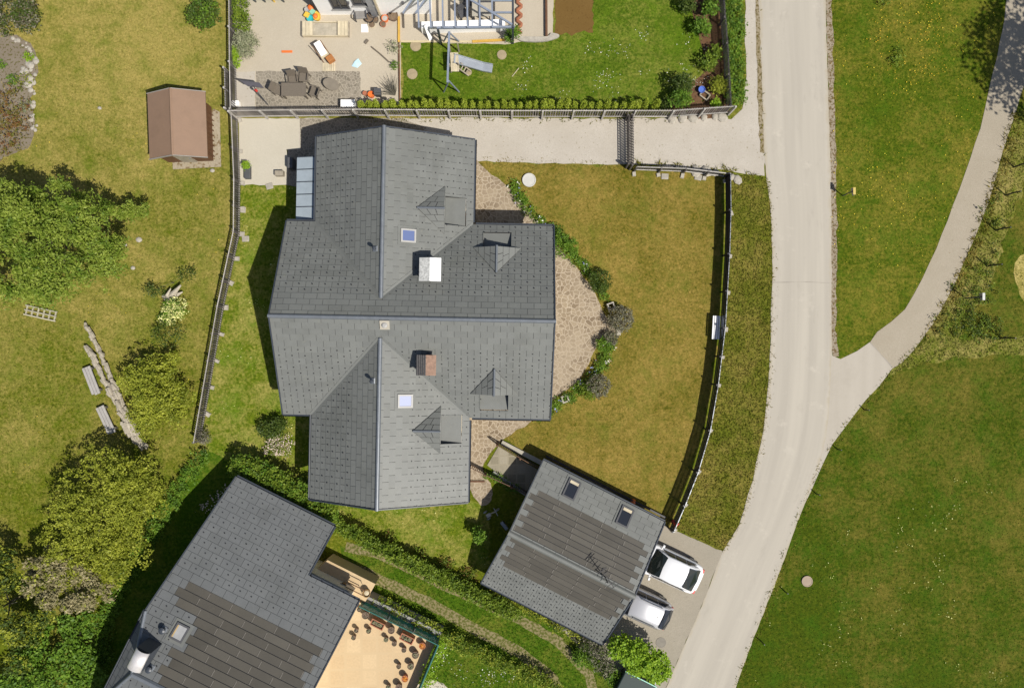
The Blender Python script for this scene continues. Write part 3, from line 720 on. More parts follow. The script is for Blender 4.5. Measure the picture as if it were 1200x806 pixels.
def skylight(parent, sl, u, w_, a, b, pane, frame=M_WFRAME, part='skylight'):
    mb = MB(); f = .09
    for x, y, c, d in ((0, b / 2, a + f, f), (0, -b / 2, a + f, f), (-a / 2, 0, f, b - f), (a / 2, 0, f, b - f)):
        mb.box(0, (c, d, .12), mat=sl.mat(u, w_, .06) @ Matrix.Translation((x, y, 0)))
    fr = mb.build(part, frame, parent)
    g = MB(); g.box(0, (a - f, b - f, .03), mat=sl.mat(u, w_, .085)); g.build('pane', pane, fr)
    fl = MB(); fl.box(0, (a + .4, b + .4, .012), mat=sl.mat(u, w_, .042)); fl.build('flashing', M_ROOF, fr)
    return fr
def flue(parent, sl, u, w_, h=.45, r=.055, part='vent_pipe'):
    mb = MB(); p = sl.at(u, w_); mb.tube([p, p + Vector((0, 0, h))], r, 10); mb.lathe(p + Vector((0, 0, h)), [(r * 1.9, -.05), (r * 1.9, .02), (r * .8, .07)], 10)
    o = mb.build(part, M_TRIM, parent)
    k = MB(); k.box(0, (.34, .34, .05), mat=sl.mat(u, w_, .04), taper=.7); k.build('pipe_collar', M_CAP, o); return o

# ---- the big grey house (local frame: main ridge along x at y = 0)
HZ, EZ, WZ = 5.45, 2.9, 4.95
hs = thing('house', 'large cross-shaped house with grey tiled roofs, four dormers and two chimneys', 'house', (-5.0, 1.3, 0), math.radians(-1.1))
X0, X1, YE = -7.4, 7.2, 5.25; WX0, WX1, WR, WE = -5.82, 2.77, -1.8, 9.9
tm = (HZ - EZ) / YE; tE = (WZ - EZ) / (WX1 - WR); tW = (WZ - EZ) / (WR - WX0); yv = (HZ - WZ) / tm
mb = MB()
mb.prism([(X0 + .7, -4.6), (X1 - .5, -4.6), (X1 - .5, 4.6), (X0 + .7, 4.6)], 0, 2.95)
mb.prism([(-5.2, 4.6), (2.2, 4.6), (2.2, 9.2), (-5.2, 9.2)], 0, 2.95); mb.prism([(-5.2, -9.2), (2.2, -9.2), (2.2, -4.6), (-5.2, -4.6)], 0, 2.95)
for x in (X0 + .7, X1 - .75):
    n = [(-4.6, 2.951), (4.6, 2.951), (0, HZ - .22)]
    mb.mesh([(x, a, b) for a, b in n] + [(x + .25, a, b) for a, b in n], [(0, 2, 1), (3, 4, 5), (0, 1, 4, 3), (1, 2, 5, 4), (2, 0, 3, 5)])
for y in (-9.2, 8.95):
    n = [(-5.2, 2.951), (2.2, 2.951), (WR, WZ - .22)]
    mb.mesh([(a, y, b) for a, b in n] + [(a, y + .25, b) for a, b in n], [(0, 2, 1), (3, 4, 5), (0, 1, 4, 3), (1, 2, 5, 4), (2, 0, 3, 5)])
mb.build('wall', M_WALL, hs)
E, Wd, Nn, Ss = 0, math.pi, math.pi / 2, -math.pi / 2
for x, y, z, a, wd, ht in ((X1 - .5, 2.6, 1.3, E, 1.3, 1.3), (X1 - .5, -2.4, 1.1, E, 2.2, 2.0), (2.2, 7.2, 1.5, E, 1.2, 1.2), (2.2, -7, 1.5, E, 1.2, 1.2), (-5.2, -7, 1.5, Wd, 1.2, 1.2),
                           (X0 + .7, 2.3, 1.5, Wd, 1.2, 1.2), (X0 + .7, -2.3, 1.5, Wd, 1.2, 1.2), (-3.4, -9.2, 1.5, Ss, 1.3, 1.3), (.3, -9.2, 1.5, Ss, 1.3, 1.3), (-1.5, -9.2, 3.6, Ss, 1, .9),
                           (-3.2, 9.2, 1.5, Nn, 1.3, 1.3), (.2, 9.2, 1.5, Nn, 1.3, 1.3), (X1 - .5, 0, 3.9, E, 1.2, 1), (4.6, 4.6, 1.4, Nn, 1.2, 1.2), (4.6, -4.6, 1.2, Ss, 1.3, 1.8)):
    window_on(hs, 'window', wallM(x, y, z, a), wd, ht)
dr = MB(); dr.box(0, (1, 2.05, .08), mat=wallM(2.2, 5.6, 1.03, E) @ Matrix.Translation((0, 0, .03))); d = dr.build('door', M_BROWNW, hs)
dr = MB(); dr.box(0, (.05, .2, .06), mat=wallM(2.2, 5.6, 1.05, E) @ Matrix.Translation((.38, 0, .1))); dr.build('handle', M_GREYM, d)
# slopes
sMN = Slope((0, YE, EZ), (-1, 0, 0), (0, -1, 0), tm); sMS = Slope((0, -YE, EZ), (1, 0, 0), (0, 1, 0), tm)
def Q(sl, l): return [sl.xy(*p) for p in l]
spec = []
DM = 4.12; DY = 3.9; DWX = 1.27; DWY = 5.88; DH = 1.27; DD = 1.43; RW = .76
for sg, sm in ((1, sMN), (-1, sMS)):
    r = Q(sm, [(WR, 0), (X1, 0), (X1, sg * YE), (WX1, sg * YE), (WR, sg * yv)]); l = Q(sm, [(X0, 0), (WR, 0), (WR, sg * yv), (WX0, sg * YE), (X0, sg * YE)])
    u = sm.xy(DM, 0)[0]
    hole = (u - RW, YE - DY - .92, u + RW, YE - DY - .02)
    spec.append((sm, cut_rect([r], hole) + [l], ('main', sg)))
    se = Slope((WX1, 0, EZ), (0, 1, 0), (-1, 0, 0), tE); sw = Slope((WX0, 0, EZ), (0, -1, 0), (1, 0, 0), tW)
    e = Q(se, [(WR, sg * yv), (WX1, sg * YE), (WX1, sg * WE), (WR, sg * WE)])
    hole = (sg * DWY - RW, WX1 - DWX - 1.12, sg * DWY + RW, WX1 - DWX - .02)
    spec.append((se, cut_rect([e], hole), ('wing_e', sg)))
    spec.append((sw, [Q(sw, [(WR, sg * yv), (WX0, sg * YE), (WX0, sg * WE), (WR, sg * WE)])], ('wing_w', sg)))
hooksf = {('main', 1): lambda u, w_, r: w_ < 3.9, ('main', -1): lambda u, w_, r: w_ < 3.6, ('wing_e', 1): lambda u, w_, r: w_ < 3.1, ('wing_e', -1): lambda u, w_, r: w_ < 3.1,
          ('wing_w', 1): lambda u, w_, r: w_ < 2.4, ('wing_w', -1): lambda u, w_, r: w_ < 2.6}
SE_ = {}
for sl, polys, key in spec:
    tiled(sl, polys, hooks=hooksf[key]).build('roof', ROOFM, hs, fix=False)
    SE_[key] = sl
# caps, valleys, gutters
for a, b in (((X0 - .05, 0, HZ), (X1 + .05, 0, HZ)), ((WR, yv, WZ), (WR, WE + .05, WZ)), ((WR, -yv, WZ), (WR, -WE - .05, WZ))):
    cap_bar(a, b, .24, .1, .09).build('ridge_cap', M_CAP, hs)
for sg in (1, -1):
    for xe, ye in ((WX1, sg * YE), (WX0, sg * YE)):
        a = Vector((WR, sg * yv, WZ + .045)); b = Vector((xe, ye, EZ + .045)); d = (b - a).normalized()
        mb = MB(); n1 = Vector((0, sg * .2, tm * 0)); s_ = 1 if xe > WR else -1
        wp = lambda p: Vector((0, sg * .17, 0))                     # along the wing plane: z constant
        mp = lambda p: Vector((s_ * .17, 0, 0))                     # along the main plane: z constant
        mb.poly([a, b, b + wp(b), a + wp(a)]); mb.poly([a, b, b + mp(b), a + mp(a)])
        mb.build('valley_flashing', M_ROOF, hs, fix=False)
def gutter(a, b, parent=hs):
    mb = MB(); a, b = Vector(a), Vector(b); d = (b - a).normalized(); s = Vector((0, 0, 1)).cross(d).normalized(); vs = []; n = 8
    for p in (a, b):
        for k in range(n): t = math.pi * k / (n - 1); vs.append(p + s * math.cos(t) * .07 - Vector((0, 0, 1)) * math.sin(t) * .07)
    mb.mesh(vs, [(k, k + 1, n + k + 1, n + k) for k in range(n - 1)]); return mb.build('gutter', M_TRIM, parent)
g = .06
for a, b in (((X0, YE + g, EZ), (WX0 - .15, YE + g, EZ)), ((X0, -YE - g, EZ), (WX0 - .15, -YE - g, EZ)), ((WX1 + .15, YE + g, EZ), (X1, YE + g, EZ)), ((WX1 + .15, -YE - g, EZ), (X1, -YE - g, EZ)),
             ((WX0 - g, YE, EZ), (WX0 - g, WE, EZ)), ((WX1 + g, YE + .15, EZ), (WX1 + g, WE, EZ)), ((WX0 - g, -YE, EZ), (WX0 - g, -WE, EZ)), ((WX1 + g, -YE - .15, EZ), (WX1 + g, -WE, EZ))):
    gutter(a, b)
for x, y in ((WX1 - .4, WE - .9), (WX1 - .4, -WE + .9), (X1 - .4, YE - .5), (X1 - .4, -YE + .5)):
    mb = MB(); mb.tube([(x + .3, y, EZ - .1), (x - .1, y, EZ - .45), (x - .1, y, .05)], .045, 8); mb.build('downpipe', M_TRIM, hs)
for pl in ([(X0, -YE, EZ), (X0, 0, HZ), (X0, YE, EZ)], [(X1, -YE, EZ), (X1, 0, HZ), (X1, YE, EZ)], [(WX0, WE, EZ), (WR, WE, WZ), (WX1, WE, EZ)], [(WX0, -WE, EZ), (WR, -WE, WZ), (WX1, -WE, EZ)]):
    mb = MB()
    for a, b in zip(pl, pl[1:]): mb.bar(Vector(a) + Vector((0, 0, -.02)), Vector(b) + Vector((0, 0, -.02)), .06, .2)
    mb.build('verge_trim', M_TRIM, hs)
# dormers
def dormer(sl, u0, wf, depth, rec):
    dz = sl.t * depth + .06; ridge_w = wf + depth
    A = sl.at(u0, ridge_w, .06); F = sl.at(u0, wf, .06) + Vector((0, 0, sl.t * depth))
    root = MB()                                          # front wall (a gable triangle going down to the recess)
    e1, e2 = sl.at(u0 - RW, wf + .02, -.45), sl.at(u0 + RW, wf + .02, -.45); k = .14
    t1, t2 = sl.at(u0 - DH + .12, wf + .12, .02), sl.at(u0 + DH - .12, wf + .12, .02)
    top = F + sl.V * .12 + Vector((0, 0, -.1))
    b1, b2 = sl.at(u0 - RW, wf + .12, .02), sl.at(u0 + RW, wf + .12, .02)
    root.mesh([t1, t2, top], [(0, 1, 2)]); root.mesh([b1, b2, sl.at(u0 + RW, wf + .12, -.5), sl.at(u0 - RW, wf + .12, -.5)], [(0, 1, 2, 3)])
    dm = root.build('dormer', M_WHITE, hs, fix=False)
    for s in (-1, 1):
        mb = MB(); Ee = sl.at(u0 + s * DH, wf, .06)
        tri = [Ee, F, A] if s > 0 else [F, Ee, A]
        mb.slab(tri, .07, 0); n = (tri[1] - tri[0]).cross(tri[2] - tri[0]).normalized()
        if n.z < 0: n = -n
        # courses of tiles parallel to the dormer eave line (from Ee towards A)
        rows = 4
        for r in range(rows):
            f0, f1 = r / rows, (r + 1) / rows - .02
            a0, c0 = Ee.lerp(F, f0), Ee.lerp(A, f0); a1, c1 = Ee.lerp(F, f1), Ee.lerp(A, f1)
            nseg = max(1, r)
            for q in range(nseg):
                g0, g1 = q / nseg, (q + 1) / nseg - .03
                mb.poly([a0.lerp(c0, g0) + n * .03, a0.lerp(c0, g1) + n * .03, a1.lerp(c1, g1) + n * .012, a1.lerp(c1, g0) + n * .012], 1)
            if r == 0: mb.poly([Ee + n * .02, a1 + n * .012, c1 + n * .012], 1)
        mb.build('dormer_roof', ROOFM, dm, fix=False)
    cap_bar(A + (F - A) * .02, F - sl.V * .05, .13, .05, .05).build('ridge_cap', M_CAP, dm)
    # recess floor, cheeks
    h0 = -.03; fl = MB(); a, b = sl.at(u0 - RW, wf - rec, h0), sl.at(u0 + RW, wf - rec, h0)
    c, d = sl.at(u0 + RW, wf + .12, -.42), sl.at(u0 - RW, wf + .12, -.42); fl.slab([a, b, c, d], .05); fl.build('sill_tray', M_ROOF, dm)
    for s in (-1, 1):
        x = u0 + s * RW; ck = MB()
        ck.mesh([sl.at(x, wf - rec, .05), sl.at(x, wf + .12, .05), sl.at(x, wf + .12, -.45), sl.at(x, wf - rec, -.06), sl.at(x + s * .03, wf - rec, .05), sl.at(x + s * .03, wf + .12, .05), sl.at(x + s * .03, wf + .12, -.45), sl.at(x + s * .03, wf - rec, -.06)],
                [(0, 1, 2, 3), (7, 6, 5, 4), (0, 4, 5, 1), (1, 5, 6, 2), (2, 6, 7, 3), (3, 7, 4, 0)])
        ck.build('cheek', M_ROOF, dm)
    M = Matrix((sl.U, Vector((0, 0, 1)), -sl.V)).transposed().to_4x4(); M.translation = sl.at(u0, wf + .115, .1); 
    window_on(dm, 'window', M, .95, .62, sill=False)
for sg in (1, -1):
    sl = SE_[('main', sg)]; dormer(sl, sl.xy(DM, 0)[0], YE - DY, 1.42, .9)
    sl = SE_[('wing_e', sg)]; dormer(sl, sg * DWY, WX1 - DWX, DD, 1.1)
# chimneys
def chimney(x, y, zb, zt, wx, wy, kindc):
    mb = MB(); mb.box((x, y, (zb + zt) / 2), (wx * .8, wy * .8, zt - zb)); ch = mb.build('chimney', M_CAP if kindc == 'metal' else plain('chimney_render', (.2, .2, .2), .8), hs)
    st = MB()
    for a in (-1, 1):
        for b in (-1, 1): st.box((x + a * wx * .36, y + b * wy * .36, zt + .1), (.05, .05, .22))
    st.build('cap_post', M_GREYM, ch)
    c = MB(); z0 = zt + .2
    if kindc == 'metal':
        W1 = plain('sunlit_zinc', (.8, .8, .79), .5, .0, var=.06, vs=6); W2 = plain('shaded_mottled_zinc', (.46, .46, .44), .6, .0, var=.4, vs=9)  # sunward slope paler, far slope darker and mottled: sunlight put into the colour
        up = .16
        for s, m in ((-1, 1), (1, 0)):
            c.slab([(x, y - wy / 2, z0 + up), (x + s * wx / 2, y - wy / 2, z0), (x + s * wx / 2, y + wy / 2, z0), (x, y + wy / 2, z0 + up)][::s], .03, m)
        c.build('cap_hood', [W1, W2], ch)
    else:
        W1 = plain('rusted_sheet', (.25, .155, .11), .8, var=.3, vs=5); W2 = plain('dark_grey_sheet', (.1, .09, .085), .8, var=.5, vs=8)  # rust brown on one slope, mottled dark grey on the other
        for s, m in ((-1, 1), (1, 0)):
            c.slab([(x, y - wy / 2, z0 + .12), (x + s * wx / 2, y - wy / 2, z0), (x + s * wx / 2, y + wy / 2, z0), (x, y + wy / 2, z0 + .12)][::s], .03, m)
        c.build('cap_hood', [W1, W2], ch); r = MB()
        for k in range(5): r.bar((x - .05 - k * .1, y - wy / 2, z0 + .14 - k * .024), (x - .05 - k * .1, y + wy / 2, z0 + .14 - k * .024), .03, .03)
        r.build('hood_rib', M_DGREY, ch)
chimney(.74, 2.54, 3.7, 4.95, 1.12, 1.2, 'metal'); chimney(.63, -2.38, 3.7, 4.95, 1.02, 1.05, 'rust')
SKY2 = glass('pale_skylight_glass', (.4, .43, .58), .15)
skylight(hs, SE_[('wing_e', 1)], 4.36, WX1 + .54, .62, .72, GB := glass('blue_skylight_glass', (.12, .155, .3), .12)); skylight(hs, SE_[('wing_e', -1)], -4.3, WX1 + .54, .62, .72, SKY2)
flue(hs, SE_[('wing_w', 1)], *SE_[('wing_w', 1)].xy(-2.16, 3.6)); flue(hs, SE_[('wing_w', -1)], *SE_[('wing_w', -1)].xy(-2.16, -3.25))
mb = MB(); mb.box(0, (.5, .5, .07), mat=sMS.mat(-1.5, YE - .32, .08)); v = mb.build('roof_hatch', M_CONC, hs); mb = MB(); mb.lathe(sMS.at(-1.5, YE - .32, .11), [(.16, 0), (.15, .06), (.08, .11)], 14); mb.build('vent_dome', M_WFRAME, v)
# glazed balcony canopy on the west side
cp = MB(); x0, x1, y0, y1 = -7.06, -5.95, 5.44, 8.88
cg = MB(); cg.slab([(x0, y0, 2.35), (x1, y0, 2.62), (x1, y1, 2.62), (x0, y1, 2.35)], .03)
CP = cg.build('canopy', plain('milky_glass', (.3, .345, .38), .3, var=.1, vs=1.5), hs)
for i in range(6):
    y = y0 + (y1 - y0) * i / 5; cp.bar((x0, y, 2.37), (x1, y, 2.64), .035, .05)
cp.bar((x1 + .06, y0 - .05, 2.64), (x1 + .06, y1 + .05, 2.64), .16, .1); cp.bar((x0, y0 - .06, 2.37), (x1, y0 - .06, 2.64), .12, .08); cp.build('canopy_frame', M_TRIM, CP)
pp = MB()
for y in (y0 + .1, y1 - .1): pp.bar((x0 + .1, y, 0), (x0 + .1, y, 2.35), .09, .09)
pp.build('canopy_post', M_TRIM, CP)

# ---- garage
gz, gr = 1.5, 2.7; gc = P(669, 638); gh = 3.86
ga = thing('garage', 'square garage with low gable roof of brown solar tiles, two skylights and an antenna', 'garage', (gc.x, gc.y, 0), math.radians(-26.9))
rv = -.4; tn = (gr - gz) / (gh - rv); ts = (gr - gz) / (gh + rv)   # ridge sits towards the south-west
mb = MB(); mb.prism([(-3.3, -3.4), (3.1, -3.4), (3.1, 3.4), (-3.3, 3.4)], 0, 1.43)
for x in (-3.3, 2.9):
    n = [(-3.4, 1.431), (3.4, 1.431), (rv, gr - .2)]
    mb.mesh([(x, a, b) for a, b in n] + [(x + .2, a, b) for a, b in n], [(0, 2, 1), (3, 4, 5), (0, 1, 4, 3), (1, 2, 5, 4), (2, 0, 3, 5)])
mb.build('wall', M_WALL, ga)
for y in (-1.6, 1.6):
    mb = MB(); mb.box(0, (2.5, 1.5, .06), mat=wallM(3.1, y, .76, 0) @ Matrix.Translation((0, 0, .03)))
    d = mb.build('garage_door', M_BROWNW, ga); mb = MB(); mb.box(0, (.2, .04, .05), mat=wallM(3.1, y, .8, 0) @ Matrix.Translation((0, 0, .085))); mb.build('handle', M_GREYM, d)
gN = Slope((0, gh, gz), (-1, 0, 0), (0, -1, 0), tn); gS = Slope((0, -gh, gz), (1, 0, 0), (0, 1, 0), ts)
PT = .31
def zN(r): return (-3.62 + (.36 if r % 2 else 0), 3.72 - (.36 if r % 2 else 0), 1.4) if 5 <= r <= 12 else None
def zS(r): return (-3.62 + (.36 if r % 2 else 0), 3.72 - (.36 if r % 2 else 0), 1.4) if 5 <= r <= 10 else None
pN = [(-gh, 0), (gh, 0), (gh, gh - rv), (-gh, gh - rv)]; pS = [(-gh, 0), (gh, 0), (gh, gh + rv), (-gh, gh + rv)]
tiled(gN, [pN], PT, .72, zN).build('roof', ROOFM, ga, fix=False)
tiled(gS, [pS], PT, .36, zS, hooks=lambda u, w_, r: r < 5).build('roof', ROOFM, ga, fix=False)
cap_bar((-gh - .04, rv, gr), (gh + .04, rv, gr), .34, .1, .09).build('ridge_cap', M_ROOF, ga)
gutter((-gh, gh + .06, gz), (gh, gh + .06, gz), ga); gutter((-gh, -gh - .06, gz), (gh, -gh - .06, gz), ga)
for x in (-gh, gh):
    mb = MB(); mb.bar((x, gh, gz - .03), (x, rv, gr - .03), .06, .2); mb.bar((x, rv, gr - .03), (x, -gh, gz - .03), .06, .2); mb.build('verge_trim', M_TRIM, ga)
def gl(px, py, z): p = P(px, py, z) - gc; a = math.radians(26.9); return (p.x * math.cos(a) - p.y * math.sin(a), p.x * math.sin(a) + p.y * math.cos(a))
for px, py in ((670, 574), (732.5, 606)):
    x, y = gl(px, py, 1.9); sk = skylight(ga, gN, *gN.xy(x, y), .66, 1.0, M_GLASSD, M_DGREY)
    mb = MB(); mb.box(0, (.52, .16, .02), mat=gN.mat(*gN.xy(x, y + .36), .115)); mb.build('roller_blind', M_PALEW, sk)
# tv antenna
x, y = gl(711, 680, 3.2); mb = MB(); mb.tube([(x, y, 2.5), (x, y, 3.6)], .03, 8); an = mb.build('antenna', M_BLACK, ga)
mb = MB(); a, b = Vector((x - .55, y + .45, 3.5)), Vector((x + .45, y - .1, 3.5)); mb.tube([a, b], .022, 6); d = (b - a).normalized(); s = Vector((-d.y, d.x, 0))
for k in range(6):
    p = a.lerp(b, k / 5.2); L = .16 + .03 * k; mb.tube([p - s * L, p + s * L], .016, 6)
mb.tube([a + Vector((0, 0, .1)) - s * .3, a + Vector((0, 0, .1)) + s * .3], .02, 6); mb.tube([a + Vector((0, 0, -.1)) - s * .3, a + Vector((0, 0, -.1)) + s * .3], .02, 6); mb.build('antenna_element', M_BLACK, an)

# ---- the neighbour's house at the lower left: u along the eave, v up the slope
no = P(278, 559, 2.2); na = math.atan2(-.45, .893)
nh = thing('house', 'lower-left grey-roofed house with brown solar tiles and a curved shiny chimney hood', 'house', (no.x, no.y, 0), na)
tN2 = .33; ez2 = 2.2; sl2 = Slope((0, 0, ez2), (1, 0, 0), (0, -1, 0), tN2); VR = 10.2; RZ = ez2 + VR * tN2
polyA = [(-.05, 0), (6.08, 0), (6.08, 2.7), (-.23, 2.7)]; polyB = [(-.23, 2.7), (9.15, 2.7), (9.15, VR), (.65, VR), (-.5, 7.5)]
def zz(r):
    if not 13 <= r <= 23: return None
    e = 8.3 + (.33 if r % 2 else 0) - max(0, (r - 19)) * .28; s_ = .35 + (.33 if r % 2 else 0)
    if r >= 16: s_ = 2.0 + (.33 if r % 2 else 0) - (.35 if r >= 20 else 0)
    return (s_, e, 1.33)
tiled(sl2, [polyA, polyB], .42, .66, zz, hooks=lambda u, w_, r: r < 12 or (15 < r < 23 and u < 1.9)).build('roof', ROOFN, nh, fix=False)
sl3 = Slope((0, -2 * VR, ez2), (-1, 0, 0), (0, 1, 0), tN2)
tiled(sl3, [[(-9.15, 3.4), (.5, 3.4), (.5, 2 * VR - 12.9 - (VR - 10.2)), (-.65, VR), (-9.15, VR)]], .42, .66, hooks=lambda u, w_, r: True).build('roof', ROOFN, nh, fix=False)
kz = ez2 + 7.5 * tN2; th = (RZ - kz) / 1.15
slh = Slope((-.5, -VR, kz), (0, -1, 0), (1, 0, 0), th)
tiled(slh, [[(-2.7, 0), (2.7, 0), (0, 1.15)]], .3, .5).build('roof', ROOFN, nh, fix=False)
cap_bar((.6, -VR, RZ), (9.2, -VR, RZ), .3, .1, .09).build('ridge_cap', M_CAP, nh)
for s in (-1, 1): cap_bar((.6, -VR, RZ), (-.5, -VR + s * 2.7, kz), .2, .06, .07).build('ridge_cap', M_CAP, nh)
for a, b in (((-.05, .06, ez2), (6.05, .06, ez2)), ((6.2, -2.64, ez2 + .89), (9.15, -2.64, ez2 + .89)), ((-.56, -7.5, kz), (-.56, -12.9, kz))): gutter(a, b, nh)
for p_, q_ in (((-.07, 0, ez2 - .03), (-.52, -7.5, kz - .03)), ((9.18, -2.7, ez2 + .86), (9.18, -VR, RZ - .03)), ((6.11, 0, ez2 - .03), (6.11, -2.7, ez2 + .86)), ((-.52, -12.9, kz - .03), (-.2, -17, ez2 + 1.1))):
    mb = MB(); mb.bar(p_, q_, .06, .22); mb.build('verge_trim', M_TRIM, nh)
mb = MB(); mb.prism([(.4, -.6), (5.5, -.6), (5.5, -2.9), (8.6, -2.9), (8.6, -17), (.4, -17)], 0, 2.1); 
for x in (.4, 8.4):
    q = [(-.6 if x < 1 else -2.9, 2.101), (-17, 2.101), (-17, 3.1), (-VR, RZ - .25 if x > 1 else RZ - .35)] + ([(-2.9, 2.7)] if x > 1 else [])
    n = len(q); mb.mesh([(x, a, b) for a, b in q] + [(x + .2, a, b) for a, b in q], [tuple(range(n)), tuple(range(2 * n - 1, n - 1, -1))] + [(i, (i + 1) % n, n + (i + 1) % n, n + i) for i in range(n)])
mb.build('wall', M_WALL, nh)
window_on(nh, 'window', wallM(5.5, -1.6, 1.2, 0), 1, 1.1); window_on(nh, 'window', wallM(2.6, -.6, 1.2, Nn), 1.2, 1.1); window_on(nh, 'window', wallM(8.6, -6, 1.2, 0), 2, 1.9, sill=False); window_on(nh, 'window', wallM(.4, -5, 1.6, Wd), 1.2, 1.2)
def nl(px, py, z): p = P(px, py, z) - no; c, s = math.cos(-na), math.sin(-na); return (p.x * c - p.y * s, p.x * s + p.y * c)
x, y = nl(207, 744, 5.1); sk = skylight(nh, sl2, *sl2.xy(x, y), .62, .75, plain('white_blind', (.33, .33, .33), .3), M_DGREY)
mb = MB(); mb.box(0, (.08, .62, .02), mat=sl2.mat(*sl2.xy(x - .24, y), .108)); mb.build('roller_blind', plain('gold_blind', (.4, .28, .12), .6), sk)
for px, py in ((187, 741), (178, 781)): x, y = nl(px, py, 5.3); flue(nh, sl2, *sl2.xy(x, y), .3, .09)
x, y = nl(161, 774, 6.4); mb = MB(); mb.box((x, y, 5.2), (.75, 1.0, 2.0)); ch = mb.build('chimney', M_TRIM, nh)
mb = MB(); n = 12; vs = []
for k in range(n + 1):
    t = -.95 + 1.9 * k / n
    for sx in (-.42, .42):
        vs.append((x + math.sin(t) * .46, y + sx * 1.25, 6.06 + .44 * math.cos(t)))
mb.mesh(vs, [(2 * k, 2 * k + 1, 2 * k + 3, 2 * k + 2) for k in range(n)]); hd = mb.build('curved_hood', plain('polished_steel', (.74, .7, .68), .42, .35), ch, smooth=True)
sm = hd.modifiers.new('s', 'SOLIDIFY'); sm.thickness = .03
mb = MB()
for a in (-1, 1):
    for b in (-1, 1): mb.box((x + a * .3, y + b * .4, 6.25), (.05, .05, .25))
mb.build('hood_post', M_GREYM, ch)
# ------------------------------------------------------------------ terrace of the lower-left house
TZ = 1.0
mb = MB(); q = pts([(398, 690), (424, 707), (511, 750), (476, 835), (340, 835)], TZ); mb.slab(q, .98); 
te = thing('terrace', 'raised sandy-tiled terrace crowded with plant pots beside the lower-left house', 'terrace', P(430, 770)); 
mb.build('paving', M_SAND, te, world=True)
mb = MB(); a, b, c = P(425, 703, TZ), P(515, 747, TZ), P(478, 835, TZ)
mb.slab([a, b, P(518, 741, TZ + .02), P(428, 697, TZ + .02)], 1.0); mb.build('parapet', M_CONCG, te, world=True)
TEALG = clear_glass('teal_glass', (.04, .25, .2), .8); M_GRAIL = plain('sea_green_rail', (.015, .12, .1), .5)
rl = thing('glass_railing', 'teal glass railing with grey posts along the front edge of the sandy terrace', 'railing', a)
mb = MB(); mb.bar(a + Vector((0, 0, .5)), b + Vector((0, 0, .5)), .02, .9); mb.build('glass_panel', TEALG, rl, world=True)
mb = MB(); mb.bar(a + Vector((0, 0, .97)), b + Vector((0, 0, .97)), .05, .04); mb.build('handrail', M_GRAIL, rl, world=True)
for t in (.02, .35, .68, .98):
    p = a.lerp(b, t); mb = MB(); mb.box(p + Vector((0, 0, .48)), (.05, .05, .96)); mb.build('post', M_DGREY, rl, world=True)
for t in (.36, .68):
    p = a.lerp(b, t); k = MB(); k.tube([p + Vector((-.15, .2, .9)), p + Vector((.05, 0, 1.0)), p + Vector((.15, .22, .95))], .025, 6); k.build('bracket', M_DGREY, rl, world=True)
rl = thing('mesh_railing', 'green mesh railing overgrown with ivy on the right edge of the sandy terrace', 'railing', b)
mb = MB(); mb.bar(b + Vector((0, 0, .45)), c + Vector((0, 0, .45)), .03, .9); mb.build('mesh_panel', plain('dark_green_mesh', (.02, .12, .09), .8, var=.4, vs=6), rl, world=True)
mb = MB(); mb.bar(b + Vector((.05, 0, .93)), c + Vector((.05, 0, .93)), .06, .05); mb.build('handrail', M_GRAIL, rl, world=True)
foliage([(*(b.lerp(c, t) + Vector((.25, -.05, R.uniform(-.2, .2)))), .22, .3, .45) for t in np.linspace(.05, .95, 9)], 1500, .11, L_LIME, rl, 'ivy')
M_POTSOIL = plain('pot_soil', (.17, .14, .09), .95, var=.3, vs=9)
pots = [(262, 215, 16, 0, 'small dark pot in the corner where the glass railing meets the house'), (310, 257, 26, 0, 'large dark pot left of the upper red planter box'), (240, 372, 16, 0, 'small brown pot, upper of the close pair nearest the roof'),
        (220, 425, 17, 0, 'small brown pot, lower of the close pair nearest the roof'), (333, 375, 18, 1, 'medium pot with green leaves standing alone left of centre'), (503, 368, 25, 0, 'large dark pot between the two red planter boxes'),
        (463, 440, 17, 1, 'small leafy pot below the large pot between the planters'), (525, 470, 18, 0, 'small brown pot below and left of the lower planter box'), (597, 517, 18, 0, 'small brown pot below the lower planter box'),
        (735, 485, 24, 2, 'large pot of orange flowers in the terrace corner'), (683, 553, 25, 1, 'large pot with grey-green plant beside the mesh railing, first below the orange one'), (648, 637, 24, 1, 'large pot with grey-green plant beside the mesh railing, above the second orange one'),
        (558, 640, 17, 0, 'small pot standing left of the large grey-green pots'), (605, 730, 24, 2, 'large pot of orange flowers near the lower picture edge'), (480, 797, 18, 1, 'small leafy pot at the lower edge, left of its big neighbour'), (560, 795, 25, 0, 'large dark pot at the lower edge of the terrace')]
for x, y, r, k, lab in pots:
    p = P(380 + x / 6.39, 680 + y / 6.39, TZ + .3); r = r / 6.39 / 20; h = .28 + r * .6
    t = thing('plant_pot', lab, 'plant pot', (p.x, p.y, TZ), group='pots on the sandy terrace')
    mb = MB(); mb.lathe((0, 0, 0), [(r * .7, 0), (r * .95, h * .9), (r * 1.03, h * .9), (r * 1.03, h), (r * .88, h), (r * .85, h - .04)], 14); mb.build('pot', M_DPOT if k != 2 else M_TERRA, t, smooth=False)
    lf = (L_PLUM, L_GREY, leaf('orange_petal', (.55, .2, .02), (.7, .34, .03), .2) if 'orange_petal' not in MATS else MATS['orange_petal'])[k]
    if k == 2: MATS['orange_petal'] = lf
    so = MB(); so.lathe((0, 0, 0), [(r * .8, h - .1), (r * .87, h - .05), (.01, h - .045)], 14); so.build('soil', M_POTSOIL, t)
    foliage([(p.x, p.y, TZ + h, r * .7, r * .7, .07)], 60 if k else 26, .06, lf, t, 'foliage', clump=2, sig=.03)
